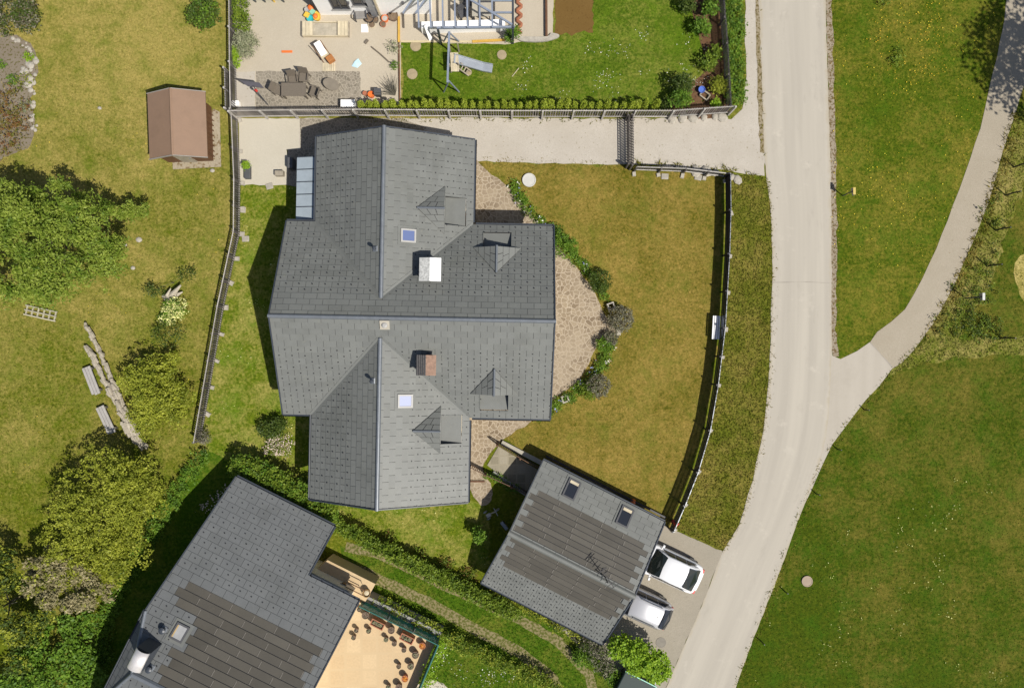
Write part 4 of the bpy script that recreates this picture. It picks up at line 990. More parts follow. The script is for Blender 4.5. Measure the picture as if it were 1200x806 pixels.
for px, py, lab in ((380 + 402 / 6.39, 680 + 318 / 6.39, 'long red-brown planter box nearer the house roof'), (380 + 622 / 6.39, 680 + 425 / 6.39, 'long red-brown planter box nearer the terrace corner')):
    p = P(px, py, TZ + .2); t = thing('planter_box', lab + ' under the glass railing', 'planter', (p.x, p.y, TZ), na, group='planter boxes on the sandy terrace'); mb = MB()
    for cx, cy, a_, b_ in ((0, .17, .8, .05), (0, -.17, .8, .05), (.375, 0, .05, .29), (-.375, 0, .05, .29)): mb.box((cx, cy, .21), (a_, b_, .42))
    mb.build('box', M_TERRA, t); mb = MB(); mb.box((0, 0, .17), (.7, .29, .3)); mb.build('soil', M_SOIL, t)
    o = foliage([(0, 0, .36, .3, .12, .07)], 120, .07, L_GREY, None, 'foliage', clump=4, sig=.03); o.parent = t
# entrance terrace with a tubular rail
et = kind(MB(), 'x') if 0 else None
mb = MB(); mb.slab(pts([(384, 656), (440, 684), (428, 705), (360, 676)], 1.3), 1.28); kind(mb.build('entrance_paving', M_SAND), 'structure')
rt = thing('tube_railing', 'brown tubular two-loop railing on the small sandy entrance terrace', 'railing', P(415, 682, 1.3)); mb = MB()
for o_ in (0, 5.5):
    q = [P(408 - o_ * .45, 682 + o_, 1.3), P(408 - o_ * .45, 682 + o_, 2.05), P(428 - o_ * .45, 692 + o_, 2.05), P(428 - o_ * .45, 692 + o_, 1.3)]; mb.tube(q, .028, 6)
mb.build('rail', M_BROWNW, rt, world=True)
for px, py, lab in ((402, 686, 'round wicker basket beside the house wall on the entrance terrace'), (430, 694, 'round wicker basket at the outer end of the tubular railing')):
    p = P(px, py, 1.5); t = thing('basket', lab, 'basket', (p.x, p.y, 1.3)); mb = MB(); mb.lathe((0, 0, 0), [(.15, 0), (.21, .35), (.23, .38), (.2, .38), (.17, .2)], 16); mb.build('wicker', plain('wicker', (.3, .19, .08), .8, var=.3, vs=15), t)
    mb = MB(); mb.lathe((0, 0, .22), [(.16, 0), (.14, .08), (.05, .11)], 10); mb.build('filling', M_PALEW, t)

# ------------------------------------------------------------------ white house at the top, pergola
wh = thing('house', 'white rendered house cut off by the top edge with dark windows and a grey downpipe', 'house', P(440, 18))
a = P(376, 18); b = P(506, 17); mb = MB(); mb.prism([(a.x, a.y), (b.x, b.y), (b.x, b.y + 9), (a.x, a.y + 9)], 0, 5.6)
mb.build('wall', M_WHITE, wh, world=True)
mb = MB(); mb.prism([(a.x - .4, a.y - .0 + .3), (b.x + .3, a.y + .3), (b.x + .3, a.y + 9.3), (a.x - .4, a.y + 9.3)], 5.62, 5.8); mb.build('roof', M_ROOF, wh, world=True)
for px, py, z, wd, ht in ((397, 1, 1.6, .95, 1.5), (423, -4, 2.0, 1.1, 1.4)):
    p = P(px, py, z); window_on(wh, 'window', wallM(p.x - wh.location.x, a.y - wh.location.y, z, Ss), wd, ht, frame=M_DGREY)
for px, py, z in ((408, 3.5, 1.6), (472, 2, 1.6)):
    p = P(px, py, z); mb = MB(); mb.tube([(p.x, a.y + .02, z), (p.x, a.y - .12, z)], .07, 10); mb.build('vent', M_DGREY, wh, world=True)
p = P(440, 17); mb = MB(); mb.bar((p.x, a.y - .1, 0), (p.x, a.y - .1, 3.35), .3, .18); mb.build('downpipe', M_GREYM, wh, world=True)
p = P(446, 17); mb = MB(); mb.bar((p.x, a.y - .05, 0), (p.x, a.y - .05, 3.35), .1, .1); mb.build('timber_post', M_PALEW, wh, world=True)
pz = 2.05
pg = thing('pergola', 'blue-grey open pergola frame attached to the white house', 'pergola', P(545, 40))
mb = MB(); mb.bar(P(512, 33, pz), P(603, 32, pz), .1, .14); mb.build('front_beam', M_BLUEGR, pg, world=True)
for x0, x1 in ((491, 488), (505, 502), (519, 518), (533.5, 532), (548, 547), (562.5, 561), (577, 576)):
    mb = MB(); y = 33 if x0 != 562.5 else 30; mb.bar(P(x0, y, pz + .12), P(x1, -40, pz + .12), .09, .12); mb.build('rafter', M_BLUEGR, pg, world=True)
mb = MB(); mb.bar(P(601, 33, pz + .02), P(601, -40, pz + .02), .12, .16); mb.build('side_beam', M_TRIM, pg, world=True)
mb = MB(); mb.bar(P(548, -2, pz + .2), P(600, 29, pz + .2), .1, .1); mb.build('diagonal_brace', M_BLUEGR, pg, world=True)
for y in (15, 1): mb = MB(); mb.bar(P(577, y, pz + .05), P(601, y, pz + .05), .09, .09); mb.build('noggin', M_BLUEGR, pg, world=True)
for px, py in ((601, 33), (513, 34)):
    p = P(px, py, pz); mb = MB(); mb.bar((p.x, p.y, 0), (p.x, p.y, pz), .12, .12); mb.build('post', M_TRIM, pg, world=True)
for px in (470, 485): mb = MB(); mb.bar(P(px + 2, 16, pz + .12), P(px + 30, -26, pz + .12), .08, .1); mb.build('rafter', M_BLUEGR, pg, world=True)
mb = MB(); p, q = P(494, 33, .4), P(592, 30, .4); mb.bar(p, q, .36, .8); tag(move_to(mb.build('low_wall', M_WHITE), (p + q) / 2 - Vector((0, 0, .4))), 'low white garden wall under the pergola rafters', 'wall')
mb = MB(); mb.bar(P(499, 30, 1.1), P(505, 47, .06), .22, .06); tag(mb.build('board', M_WHITE), 'white board leaning against the low wall by the lawn', 'board')
mb = MB()
mb.box(P(560, 10, .35), (.9, .9, .06)); 
t = thing('garden_table', 'pale square patio table in the shade of the pergola', 'table', P(565, 16)); mb = MB(); mb.box((0, 0, .72), (1.1, 1.0, .05)); mb.build('tabletop', M_CONC, t)
for sx in (-.45, .45):
    for sy in (-.4, .4): mb = MB(); mb.box((sx, sy, .345), (.06, .06, .69)); mb.build('leg', M_DGREY, t)
for px, py, lab in ((543, 20, 'dark folding chair left of the pergola table'), (549, 8, 'dark folding chair under the middle pergola rafter')):
    t = thing('chair', lab, 'chair', P(px, py), .4); mb = MB(); mb.box((0, 0, .43), (.45, .45, .04)); mb.build('seat', M_DGREY, t); mb = MB(); mb.bar((0, .22, .45), (0, .32, .95), .45, .03); mb.build('backrest', M_DGREY, t)
    for sx in (-.2, .2):
        for sy in (-.2, .2): mb = MB(); mb.box((sx, sy, .205), (.035, .035, .41)); mb.build('leg', M_DGREY, t)
mb = MB(); p = []
for i in range(26):
    y = -6 + i * 1.8; p.append(P(608.5 + 2.6 * math.sin(i * 1.05), y, .12))
mb.tube(p, .1, 8); tag(mb.build('garden_edging', plain('rusty_steel', (.28, .1, .05), .8, var=.3)), 'wavy rusty-brown edging strip standing on the pale paving', 'edging')
mb = MB(); mb.bar(P(640, -40, .12), P(640.5, 43, .12), .12, .24); tag(mb.build('kerb_board', M_BROWNW), 'brown timber edging board along the earth bed', 'edging')
mb = MB(); mb.bar(P(467.5, 20, .06), P(467.5, 50, .06), .12, .13); mb.bar(P(467.5, 50, .06), P(468.5, 118, .06), .07, .13, 1); tag(mb.build('yard_kerb', [plain('ochre_paint', (.5, .3, .05), .7), M_BROWNW]), 'narrow ochre and brown kerb between the sandy yard and the lawn', 'kerb')
mb = MB(); mb.bar(P(470, 49, .03), P(553, 49, .03), .1, .05); mb.bar(P(553.5, 49, .04), P(592, 47, .04), .14, .08, 1); tag(mb.build('lawn_kerb', [plain('pale_ochre_kerb', (.5, .42, .26), .8), MATS.get('ochre_paint', M_YEL)]), 'pale ochre kerb along the top edge of the lush lawn', 'kerb')
mb = MB(); mb.prism([(p.x, p.y) for p in pts(smooth_poly([(604, 42), (610, 49), (635, 50), (652, 46), (655, 42), (646, 40), (640, 44), (612, 44)], 3))], 0, .14); tag(mb.build('stone_edging', M_STONE), 'curved pale stone edging at the corner of the paving', 'edging')

# ------------------------------------------------------------------ shed
sc_ = P(225.6, 158.9); sh = thing('shed', 'small brown-roofed garden shed alone in the olive meadow', 'shed', (sc_.x, sc_.y, 0), math.radians(2))
BR = roof_mat('brown_sheet_roof', (.235, .15, .1), .0, .6)
mb = MB(); mb.prism([(-1.4, -1.55), (1.2, -1.55), (1.2, 1.6), (-1.4, 1.6)], .06, 1.9)
for y in (-1.55, 1.5): mb.mesh([(a_, y, b_) for a_, b_ in ((-1.4, 1.901), (1.2, 1.901), (0, 2.52))] + [(a_, y + .1, b_) for a_, b_ in ((-1.4, 1.901), (1.2, 1.901), (0, 2.52))], [(0, 2, 1), (3, 4, 5), (0, 1, 4, 3), (1, 2, 5, 4), (2, 0, 3, 5)])
mb.build('wall', M_BROWNW, sh)
for k, (x0, x1) in enumerate(((0, -1.62), (0, 1.62))):
    mb = MB(); mb.slab([(x0, -1.82, 2.62), (x1, -1.82, 1.9), (x1, 1.82, 1.9), (x0, 1.82, 2.62)][::1 if k else -1], .06); mb.build('roof', BR, sh)
mb = cap_bar((0, -1.84, 2.62), (0, 1.84, 2.62), .16, .04, .03); mb.build('ridge_cap', BR, sh)
for y in (-1.84, 1.84):
    for x in (-1.64, 1.64): mb = MB(); mb.bar((0, y, 2.6), (x, y, 1.88), .035, .12); mb.build('barge_board', plain('grey_board', (.3, .27, .24), .8) if 'grey_board' not in MATS else MATS['grey_board'], sh)
mb = MB(); mb.prism([(-1.2, -1.95), (1.62, -1.9), (1.65, 1.3), (1.3, 1.5), (-1.2, -1.4)], 0, .05); mb.build('plinth', gravel('stony_plinth', (.45, .38, .27), (.6, .52, .4), (.25, .18, .1), .55, 14), sh)
for i in range(9): mb = MB(); mb.bar((1.27, -1.3 + i * .3, .05), (1.24, -1.3 + i * .3, 1.7), .05, .05); mb.build('wall_batten', M_BROWNW, sh)
mb = MB(); mb.box((-.1, -1.57, .95), (.8, .05, 1.7)); d = mb.build('door', M_WOOD, sh); mb = MB(); mb.box((.2, -1.61, .95), (.03, .05, .14)); mb.build('handle', M_GREYM, d)

# ------------------------------------------------------------------ fences
def fence(name, label, line, h, mat_p, mat_r, spacing=2.2, gap=.13, pw=.075, rails=(.22, .9), posts=True, post_mat=None, foot=None, cat='fence', railw=.06, side=0):
    q = [P(a, b) for a, b in line]; t = thing(name, label, cat, q[0])
    pk = MB(); rl_ = MB(); n = 0
    for a, b in zip(q, q[1:]):
        d = b - a; L = d.length; ang = math.atan2(d.y, d.x); nn = Vector((-math.sin(ang), math.cos(ang), 0))
        k = int(L / gap)
        for i in range(k):
            p = a.lerp(b, (i + .5) / k) + nn * .03; hh = h * R.uniform(.985, 1.015); pk.box((p.x, p.y, .08 + hh / 2), (pw, .022, hh - .08), ang + R.uniform(-.03, .03))
        for z in rails: rl_.bar(a + Vector((0, 0, z * h)), b + Vector((0, 0, z * h)), .035, railw)
        m = max(1, round(L / spacing))
        if posts:
            for i in range(m + (1 if b is q[-1] else 0)):
                p = a.lerp(b, i / m) - nn * .05; mb = MB(); mb.box((p.x, p.y, h * .52), (.09, .09, h * 1.04), ang); po = mb.build('post', post_mat or mat_r, t, world=True)
                if foot:
                    f = MB(); p2 = p + nn * (.4 if label.startswith('curving') else side * .16); f.box((p2.x, p2.y, .05), (R.uniform(.22, .34), R.uniform(.22, .34), .12), ang + R.uniform(-.4, .4), taper=.8); fo = f.build('post_foot', foot, po); fo.location = -t.location
    pk.build('picket_panel', mat_p, t, world=True); rl_.build('rail', mat_r, t, world=True)
    return t
fence('picket_fence', 'weathered picket fence with pale stone post feet between the west lawn and the meadow', [(279, 141), (282, 215), (281.5, 274), (263, 360), (236, 516)], 1.0, M_FENCE, M_FENCEL, 1.75, rails=(.2, 1.02), railw=.09, foot=M_STONE, side=1, post_mat=M_FENCE)
fence('picket_fence', 'grey picket fence beside the sandy yard with bushes at its foot', [(276, -40), (277, 80), (278, 134)], 1.0, M_FENCE, M_FENCEL, 1.9, rails=(.2, 1.02), railw=.08)
fence('picket_fence', 'short doubled length of taller grey fence at the corner of the sandy yard', [(272, 88), (273, 134)], 1.15, M_FENCE, M_FENCEL, 1.2, rails=(.25, .95), railw=.08)
fence('picket_fence', 'long grey picket fence between the conifer row and the white gravel drive', [(279, 139), (420, 137.5), (600, 139), (740, 139), (783, 139), (853, 134)], 1.45, plain('grey_fence_timber', (.17, .15, .135), .85, var=.3, vs=9, island=.35), M_FENCEL, 1.8, gap=.14, pw=.07, rails=(.25, .96), railw=.07, post_mat=M_FENCEL)
fence('picket_fence', 'dark picket fence between the mulched shrub bed and the ivy bank', [(837, -40), (841, 0), (846, 60), (850, 131)], 1.1, M_FENCE, M_FENCE, 1.9, rails=(.25, .95), railw=.08)
fence('picket_fence', 'short dark picket fence between the gravel drive and the golden lawn', [(743, 200), (800, 202), (851, 208)], .9, M_FENCE, M_FENCEL, 1.7, rails=(.25, .98), railw=.08, foot=M_CONC, side=-1, post_mat=M_FENCE)
fence('picket_fence', "curving black picket fence with pale top rail on the golden lawn's east side", [(849, 208), (849.5, 250), (848, 300), (843, 385), (835, 450), (826, 502), (812, 550), (797, 588), (784, 618)], 1.05, M_BLACK, M_BLACK, 1.85, gap=.07, pw=.058, rails=(.25, .6, .9), foot=M_CONC, side=1)
tr = thing('top_rail', 'thin pale rail capping the curving black fence', 'rail', P(849, 208, 1.06)) if 0 else None
fl_ = [c for c in bpy.data.objects if c.type == 'EMPTY' and c.get('label', '').startswith('curving black')][0]
mb = MB(); q = [P(a_, b_) + Vector((.03, 0, 1.08)) for a_, b_ in [(849, 208), (849.5, 250), (848, 300), (843, 385), (835, 450), (826, 502), (812, 550), (797, 588), (784, 618)]]
for a_, b_ in zip(q, q[1:]): mb.bar(a_, b_, .035, .03)
mb.build('top_rail', M_GREYM, fl_, world=True)
fence('gate', 'tall dark slatted gate standing across the white gravel drive', [(738, 141), (738.5, 199)], 1.1, MATS['grey_fence_timber'], M_FENCE, 2.9, gap=.15, pw=.06, rails=(.15, .5, .97), cat='gate')
fence('gate', 'second leaf of the dark gate folded close beside the first on the gravel drive', [(734, 141), (734.5, 197)], 1.0, MATS['grey_fence_timber'], M_FENCE, 2.8, gap=.15, pw=.06, rails=(.2, .95), cat='gate')
# ramp to the garage with two railings
mb = MB(); mb.slab(pts([(584, 523), (640, 556), (640, 600), (571, 545)], .03), .03); kind(mb.build('ramp_paving', M_SLABS), 'structure')
for l, lab in (([(583, 519), (610, 534), (636, 549)], 'dark picket railing on the lawn side of the flagstone ramp to the garage'), ([(549, 543), (569, 553), (600, 567), (622, 578)], 'dark picket railing on the house side of the flagstone ramp to the garage')):
    fence('railing', lab, l, .95, M_BLACK, M_BROWNW, 1.5, gap=.11, pw=.04, rails=(.12, .97), cat='railing', railw=.05)
mb = MB(); mb.bar(P(588, 518, .1), P(640, 545, .1), .25, .22); tag(mb.build('retaining_wall', M_CONC), 'low pale retaining wall between the golden lawn and the flagstone ramp', 'wall')
mb = MB(); mb.bar(P(578, 553, .1), P(622, 583, .1), .18, .2); tag(mb.build('retaining_wall', M_CONCG), 'low grey wall between the flagstone ramp and the small flower strip', 'wall')
mb = MB(); mb.bar(P(551, 564, .05), P(568, 564, .05), .08, .1); tag(mb.build('timber_step', M_BROWNW), 'dark timber step across the stone path by the house corner', 'step')

# ------------------------------------------------------------------ cars
def loft(rings, m=0, caps=True):
    mb = MB(); n = len(rings[0]); vs = [p for r in rings for p in r]; fs = []
    for i in range(len(rings) - 1):
        for k in range(n): a, b = i * n + k, i * n + (k + 1) % n; fs.append((a, b, b + n, a + n))
    if caps: fs += [tuple(range(n))[::-1], tuple(range((len(rings) - 1) * n, len(rings) * n))]
    mb.mesh(vs, fs, m); return mb
def car(label, loc, rz, L, W, H, paint, belt, hood, base, roof, glassm, est=False, trim=M_BLACK):
    """base=(windscreen foot x, rear glass foot x), roof=(front x, rear x); x forward, origin on the ground"""
    t = thing('parked_car', label, 'car', loc, rz, 'cars parked in front of the garage'); h = L / 2; wh_ = W / 2
    def ring(x, wk, z0, zb):
        half = [(wh_ * wk * .8, z0), (wh_ * wk * .97, z0 + .1), (wh_ * wk, .5 * (z0 + zb)), (wh_ * wk * .985, zb - .1), (wh_ * wk * .9, zb - .015), (wh_ * wk * .45, zb + .02)]
        return [(x, y, z) for y, z in half] + [(x, -y, z) for y, z in half[::-1]]
    R_ = [ring(-h, .6, .38, belt * .84), ring(-h + .07, .78, .26, belt * .94), ring(-h + .28, .92, .2, belt), ring(-h + .7, .99, .2, belt), ring(-.3, 1, .2, belt), ring(base[0] - .1, 1, .2, belt - .01), ring(base[0] + .35, .98, .2, hood + .03),
          ring(h - .5, .94, .22, hood - .05), ring(h - .2, .86, .24, hood - .14), ring(h - .04, .74, .28, hood - .25), ring(h, .62, .34, hood - .33)]
    loft(R_).build('body', paint, t, smooth=True)
    def gr(x, yb, zb, yt, zt):
        half = [(yb, zb), (yt + (yb - yt) * .12, zb + (zt - zb) * .86), (yt, zt - .04 * (zt > belt + .1)), (yt * .6, zt + .01)]
        return [(x, y, z) for y, z in half] + [(x, -y, z) for y, z in half[::-1]]
    yb, yt = wh_ * .91, wh_ * .72; zb = belt - .03
    G_ = [gr(base[1], yb * .86, zb, yb * .84, zb + .02), gr((base[1] + roof[1]) / 2 - .02, yb * .94, zb, yt * .95, (zb + H) / 2 + .1), gr(roof[1], yb, zb, yt * .97, H - .03), gr((roof[0] + roof[1]) / 2, yb, zb, yt, H), gr(roof[0], yb, zb, yt * .96, H - .04), gr((base[0] + roof[0]) / 2, yb * .97, zb, yt * 1.03, (zb + H) / 2 + .05), gr(base[0], yb * .9, zb, yb * .88, zb + .02)]
    loft(G_).build('cabin', paint, t, smooth=True)
    def pane(name, q, off):
        mb = MB(); off = Vector(off); mb.poly([Vector(p) + off for p in q]); o = mb.build(name, glassm, t, fix=False); s_ = o.modifiers.new('s', 'SOLIDIFY'); s_.thickness = .015; s_.offset = 0; return o
    f = .1
    def lerp(a, b, k): return a + (b - a) * k
    xa, xb = lerp(base[0], roof[0], .05), lerp(base[0], roof[0], .93); za, zc = lerp(zb, H, .08), H - .055
    xm = (xa + xb) / 2; zm = (zb + H) / 2 + .06
    pane('windscreen', [(xa, yb * .84, za), (xa + .07, 0, za), (xa, -yb * .84, za), (xm, -yt * 1.0, zm + .02), (xb, -yt * .93, zc), (xb + .05, 0, zc + .02), (xb, yt * .93, zc), (xm, yt * 1.0, zm + .02)], (.035, 0, .035))
    xa, xb = lerp(base[1], roof[1], .12), lerp(base[1], roof[1], .95)
    xm = (xa + xb) / 2 - .03
    pane('rear_window', [(xa, -yb * .78, lerp(zb, H, .2)), (xa - .06, 0, lerp(zb, H, .2)), (xa, yb * .78, lerp(zb, H, .2)), (xm, yt * .9, zm + .08), (xb, yt * .87, H - .045), (xb - .04, 0, H - .03), (xb, -yt * .87, H - .045), (xm, -yt * .9, zm + .08)], (-.035, 0, .035))
    for s in (-1, 1):
        x0, x1 = base[1] + .35, base[0] - .35; xs = [(x0, lerp(x0, x1, .31)), (lerp(x0, x1, .34), lerp(x0, x1, .64)), (lerp(x0, x1, .67), x1)]
        for i, (a_, b_) in enumerate(xs):
            ta, tb = max(a_, roof[1] + .02), min(b_, roof[0] - .02)
            pane('side_window', [(a_, s * (yb * .985), zb + .05), (b_, s * (yb * .985), zb + .05), (tb, s * (yt + .035), H - .1), (ta, s * (yt + .035), H - .1)][::s], (0, s * .022, .01))
        mb = MB(); mb.box((base[0] - .28, s * (wh_ + .1), belt + .05), (.14, .2, .14), taper=.8); mb.bar((base[0] - .25, s * (wh_ - .1), belt), (base[0] - .25, s * (wh_ + .05), belt + .03), .06, .05); mb.build('mirror', paint, t, bevel=.02)
        mb = MB(); mb.box((-h + .16, s * wh_ * .7, belt - .14), (.2, .22, .2)); mb.build('tail_light', M_RED, t, bevel=.03)
        mb = MB(); mb.box((h - .22, s * wh_ * .64, hood - .2), (.22, .26, .12)); mb.build('headlight', M_GREYM, t, bevel=.03)
        for x in (-h + .75, h - .85):
            mb = MB(); y = s * (wh_ - .1); mb.tube([(x, y - .1, .31), (x, y + .1, .31)], .31, 20); wl = mb.build('wheel', M_BLACK, t); mb = MB(); y2 = s * (wh_ + .005); mb.tube([(x, y2 - .01, .31), (x, y2 + .01, .31)], .2, 16); mb.build('rim', M_GREYM, wl)
        if est: mb = MB(); mb.tube([(roof[1] + .15, s * yt * .93, H + .0), (roof[1] + .2, s * yt * .93, H + .05), (roof[0] - .25, s * yt * .93, H + .05), (roof[0] - .2, s * yt * .93, H)], .018, 6); mb.build('roof_rail', trim, t)
    mb = MB(); mb.box((-h + .02, 0, .42), (.12, W * .74, .2)); mb.build('bumper', trim, t, bevel=.04)
    mb = MB(); mb.box((-h - .0, 0, belt - .2), (.02, .5, .11)); mb.build('number_plate', M_WFRAME, t)
    mb = MB(); mb.lathe((roof[1] + .22, 0, H - .02), [(.045, 0), (.035, .04), (.01, .09)], 8); mb.build('aerial', M_BLACK, t)
    return t
WP = plain('white_car_paint', (.74, .74, .75), .28, var=.02, spec=.6); SP = plain('silver_car_paint', (.5, .5, .52), .32, .25, var=.02)
p = P(775.5, 657.5); car('white estate car parked nose-in at the garage nearer the grassy bank', (p.x, p.y, 0.02), math.radians(155), 4.5, 1.84, 1.45, WP, .93, .92, (.85, -1.98), (.12, -1.12), glass('car_glass', (.015, .02, .018), .06), False)
p = P(745, 702.5); car('smaller silver-white hatchback with dark roof rails parked nose-in nearer the lime hedge', (p.x, p.y, 0.02), math.radians(155.5), 3.95, 1.72, 1.5, SP, .92, .95, (1.0, -1.92), (.45, -1.28), M_GLASSD, True)
# ------------------------------------------------------------------ trees and hedges
plant('broadleaf_tree', 'big bright green broadleaf tree with a wide ragged crown at the left edge', 'tree',
      [(40, 275, 4.2, 46, 42, 1.9), (94, 262, 3.8, 40, 34, 1.5), (18, 310, 4.4, 46, 40, 1.9), (75, 308, 4.2, 46, 40, 1.8), (120, 290, 3.2, 32, 32, 1.2), (14, 242, 3.6, 36, 28, 1.4), (62, 236, 3.0, 30, 22, 1.1), (100, 240, 2.4, 22, 16, .8),
       (142, 246, 2.0, 26, 12, .5), (160, 243, 1.7, 12, 7, .35), (122, 322, 2.6, 24, 22, .9), (60, 336, 2.8, 34, 20, 1.0), (5, 340, 2.8, 26, 16, 1.0), (-15, 280, 4.0, 36, 56, 1.9)], 46000, .15, L_BIG, lumps=10, lsize=.42, clump=14, sig=.11, shell=(.6, 1.15), mats2=L_HEDGE, frac2=.05, up=.8, asp=.5)
plant('tall_tree', 'dark leafy tree standing just outside the right edge whose shadow covers the gravel track', 'tree',
      [(1510, 105, 8.5, 95, 80, 2.6), (1540, 165, 8, 70, 70, 2.4), (1490, 5, 8.5, 70, 60, 2.4), (1500, 160, 7, 60, 50, 2), (1545, 75, 11, 60, 60, 1.8)], 10500, .24, L_DARK, clump=12, sig=.28)
plant('round_bush', 'rounded olive-green bush beside the long firewood pile', 'bush', [(186, 455, 1.3, 34, 36, 1.0), (192, 478, 1.1, 32, 32, .9), (175, 440, 1.1, 24, 24, .8), (205, 450, 1.0, 22, 34, .7)], 12000, .12, L_OLIVE, lumps=15, lsize=.42, clump=9, sig=.08)
plant('hedge_bush', 'huge olive-yellow bush, upper half of the mass left of the lower-left house', 'bush', [(140, 565, 1.9, 48, 36, 1.3), (115, 605, 2.2, 46, 40, 1.4), (160, 590, 1.8, 34, 42, 1.2), (95, 640, 2.1, 42, 34, 1.3), (135, 640, 1.8, 34, 38, 1.2)], 30000, .12, L_OLIVE, lumps=17, lsize=.4, clump=9, sig=.08)
plant('pale_bush', 'pale greyish-cream flowering bush below the huge olive bush', 'bush', [(82, 684, 2.2, 44, 32, 1.3), (60, 672, 2.0, 30, 28, 1.1), (110, 690, 1.9, 26, 28, 1.1)], 9000, .14, L_PALE, lumps=12, lsize=.3, clump=9, sig=.08, mats2=L_OLIVE, frac2=.15)
plant('dark_bush', 'dark olive bush at the left edge below the meadow', 'bush', [(20, 705, 2.0, 44, 34, 1.4), (-5, 660, 1.4, 30, 26, 1.0), (10, 760, 1.8, 40, 40, 1.2)], 7500, .15, L_DARK, lumps=12, lsize=.32, clump=9, sig=.1, mats2=L_OLIVE, frac2=.45)
plant('leafy_bush', 'fresh green large-leaved bush in the lower left corner', 'bush', [(65, 765, 1.5, 44, 40, 1.0), (95, 740, 1.3, 22, 30, .8), (40, 800, 1.3, 50, 34, .9), (100, 790, 1.0, 22, 34, .7)], 8000, .19, L_LUSH, lumps=12, lsize=.32, clump=8, sig=.12)
plant('small_bush', 'small dense dark bush in the top meadow near the grey fence', 'bush', [(240, 16, .7, 20, 18, .6)], 1800, .12, L_LUSH, clump=8, sig=.09, mats2=L_DARK, frac2=.5)
plant('scrub_bush', 'brownish scrubby bush in the top left corner above the rock garden', 'bush', [(8, 12, .9, 36, 28, .8), (32, 20, .7, 16, 18, .5)], 3200, .12, L_PLUM, clump=9, sig=.12, mats2=L_DARK, frac2=.4)
plant('heath_cover', 'rusty red-brown low shrubs spreading in the rock garden', 'shrub', [(12, 130, .3, 26, 32, .35), (-8, 150, .3, 30, 40, .35), (22, 155, .25, 14, 20, .3)], 3600, .09, L_RUST, stem=False, clump=9, sig=.07)
for px, py, r, m, lab in ((34, 66, 6, L_LIME, 'lime-yellow cushion plant among the white stones'), (28, 96, 12, L_OLIVE, 'olive cushion plant below the white stones of the rock garden'), (30, 124, 8, L_GREY, 'silvery blue-green plant at the rock garden edge'),
                          (2, 76, 6, L_LUSH, 'small green plant at the left edge of the rock garden'), (15, 93, 7, L_LUSH, 'small green plant between the stones and the rusty shrubs')):
    plant('rockery_plant', lab, 'plant', [(px, py, .15, r, r, .2)], 260, .08, m, stem=False, clump=6, sig=.05)
stv = bpy.data.objects
for i in range(46):
    t = i / 45; px, py = [(18, 46), (30, 52), (38, 60), (43, 72), (40, 84), (34, 78), (28, 82), (37, 96), (38, 110), (36, 124), (39, 138), (40, 150)][int(t * 11.99)]
    p = P(px + R.uniform(-4, 4), py + R.uniform(-4, 4)); r = R.uniform(.06, .17) * (1.4 if 5 <= int(t * 11.99) <= 7 else 1)
    mb = MB(); mb.lathe((0, 0, 0), [(r * .9, 0), (r, r * .4), (r * .6, r * .75), (r * .1, r * .85)], 7, sx=R.uniform(.8, 1.3)); o = mb.build('stone', M_STONE); o.location = p; o.rotation_euler = (0, 0, R.uniform(0, 6)); tag(o, 'pale irregular stone edging the rock garden at the left edge', 'stone', 'stones edging the rock garden')

def hedge_line(name, label, line, wpx, z, n, size, mat, **k):
    bl = []
    for (a, b) in zip(line, line[1:]):
        L = math.hypot(b[0] - a[0], b[1] - a[1]); m = max(1, int(L / (wpx * .55)))
        for i in range(m): t = i / m; bl.append((a[0] + (b[0] - a[0]) * t + R.uniform(-1.5, 1.5), a[1] + (b[1] - a[1]) * t + R.uniform(-1.5, 1.5), z * .62, wpx * .58 * R.uniform(.85, 1.15), wpx * .58 * R.uniform(.85, 1.15), z * .45 * R.uniform(.85, 1.15)))
    return plant(name, label, 'hedge', bl, n, size, mat, stem=False, clump=9, sig=.09, shell=(.75, 1.08), **k)
hedge_line('hedge', 'long leafy hedge between the big house garden and the grass lane', [(398, 616), (440, 638), (500, 668), (545, 690), (582, 708), (610, 724)], 14.5, 1.2, 12000, .13, L_HEDGE)
hedge_line('hedge', 'dark leafy hedge behind the upper edge of the lower-left house roof', [(285, 548), (320, 562), (360, 582), (398, 606)], 26, 1.7, 8500, .14, L_HEDGE, mats2=L_LUSH, frac2=.3)
hedge_line('hedge', 'knobbly lower hedge along the far side of the grass lane from the terrace', [(440, 706), (480, 724), (520, 744), (570, 768), (620, 790), (660, 810)], 15, 1.1, 8500, .11, L_HEDGE, mats2=L_OLIVE, frac2=.35)
hedge_line('hedge', 'sunlit green ground hedge running along the left side of the shaded strip', [(238, 535), (222, 552), (200, 590), (178, 625), (160, 655), (140, 690), (125, 720), (118, 770), (112, 810)], 18, .6, 6500, .12, L_LUSH)
hedge_line('hedge', 'sparse scrub along the lower eave of the solar-tiled garage', [(585, 694), (620, 712), (660, 735), (690, 748)], 13, .7, 2200, .11, L_OLIVE, mats2=L_DARK, frac2=.3)
plant('lime_hedge', 'bright lime-green clipped hedge beside the parked cars', 'hedge', [(726, 757, 1.5, 15, 13, .9), (741, 762, 1.6, 17, 14, 1.0), (756, 770, 1.6, 17, 15, 1.0), (769, 780, 1.5, 15, 17, .9), (750, 777, 1.4, 16, 12, .8)], 7500, .15, L_LIME, clump=9, sig=.09, shell=(.85, 1.05))
plant('scrub_bush', 'grey-brown scrubby bush at the bottom corner of the garage roof', 'bush', [(700, 765, .7, 14, 14, .6), (690, 752, .5, 14, 10, .5), (708, 780, .6, 12, 12, .5)], 1800, .1, L_PLUM, clump=8, sig=.1, mats2=L_DARK, frac2=.4)
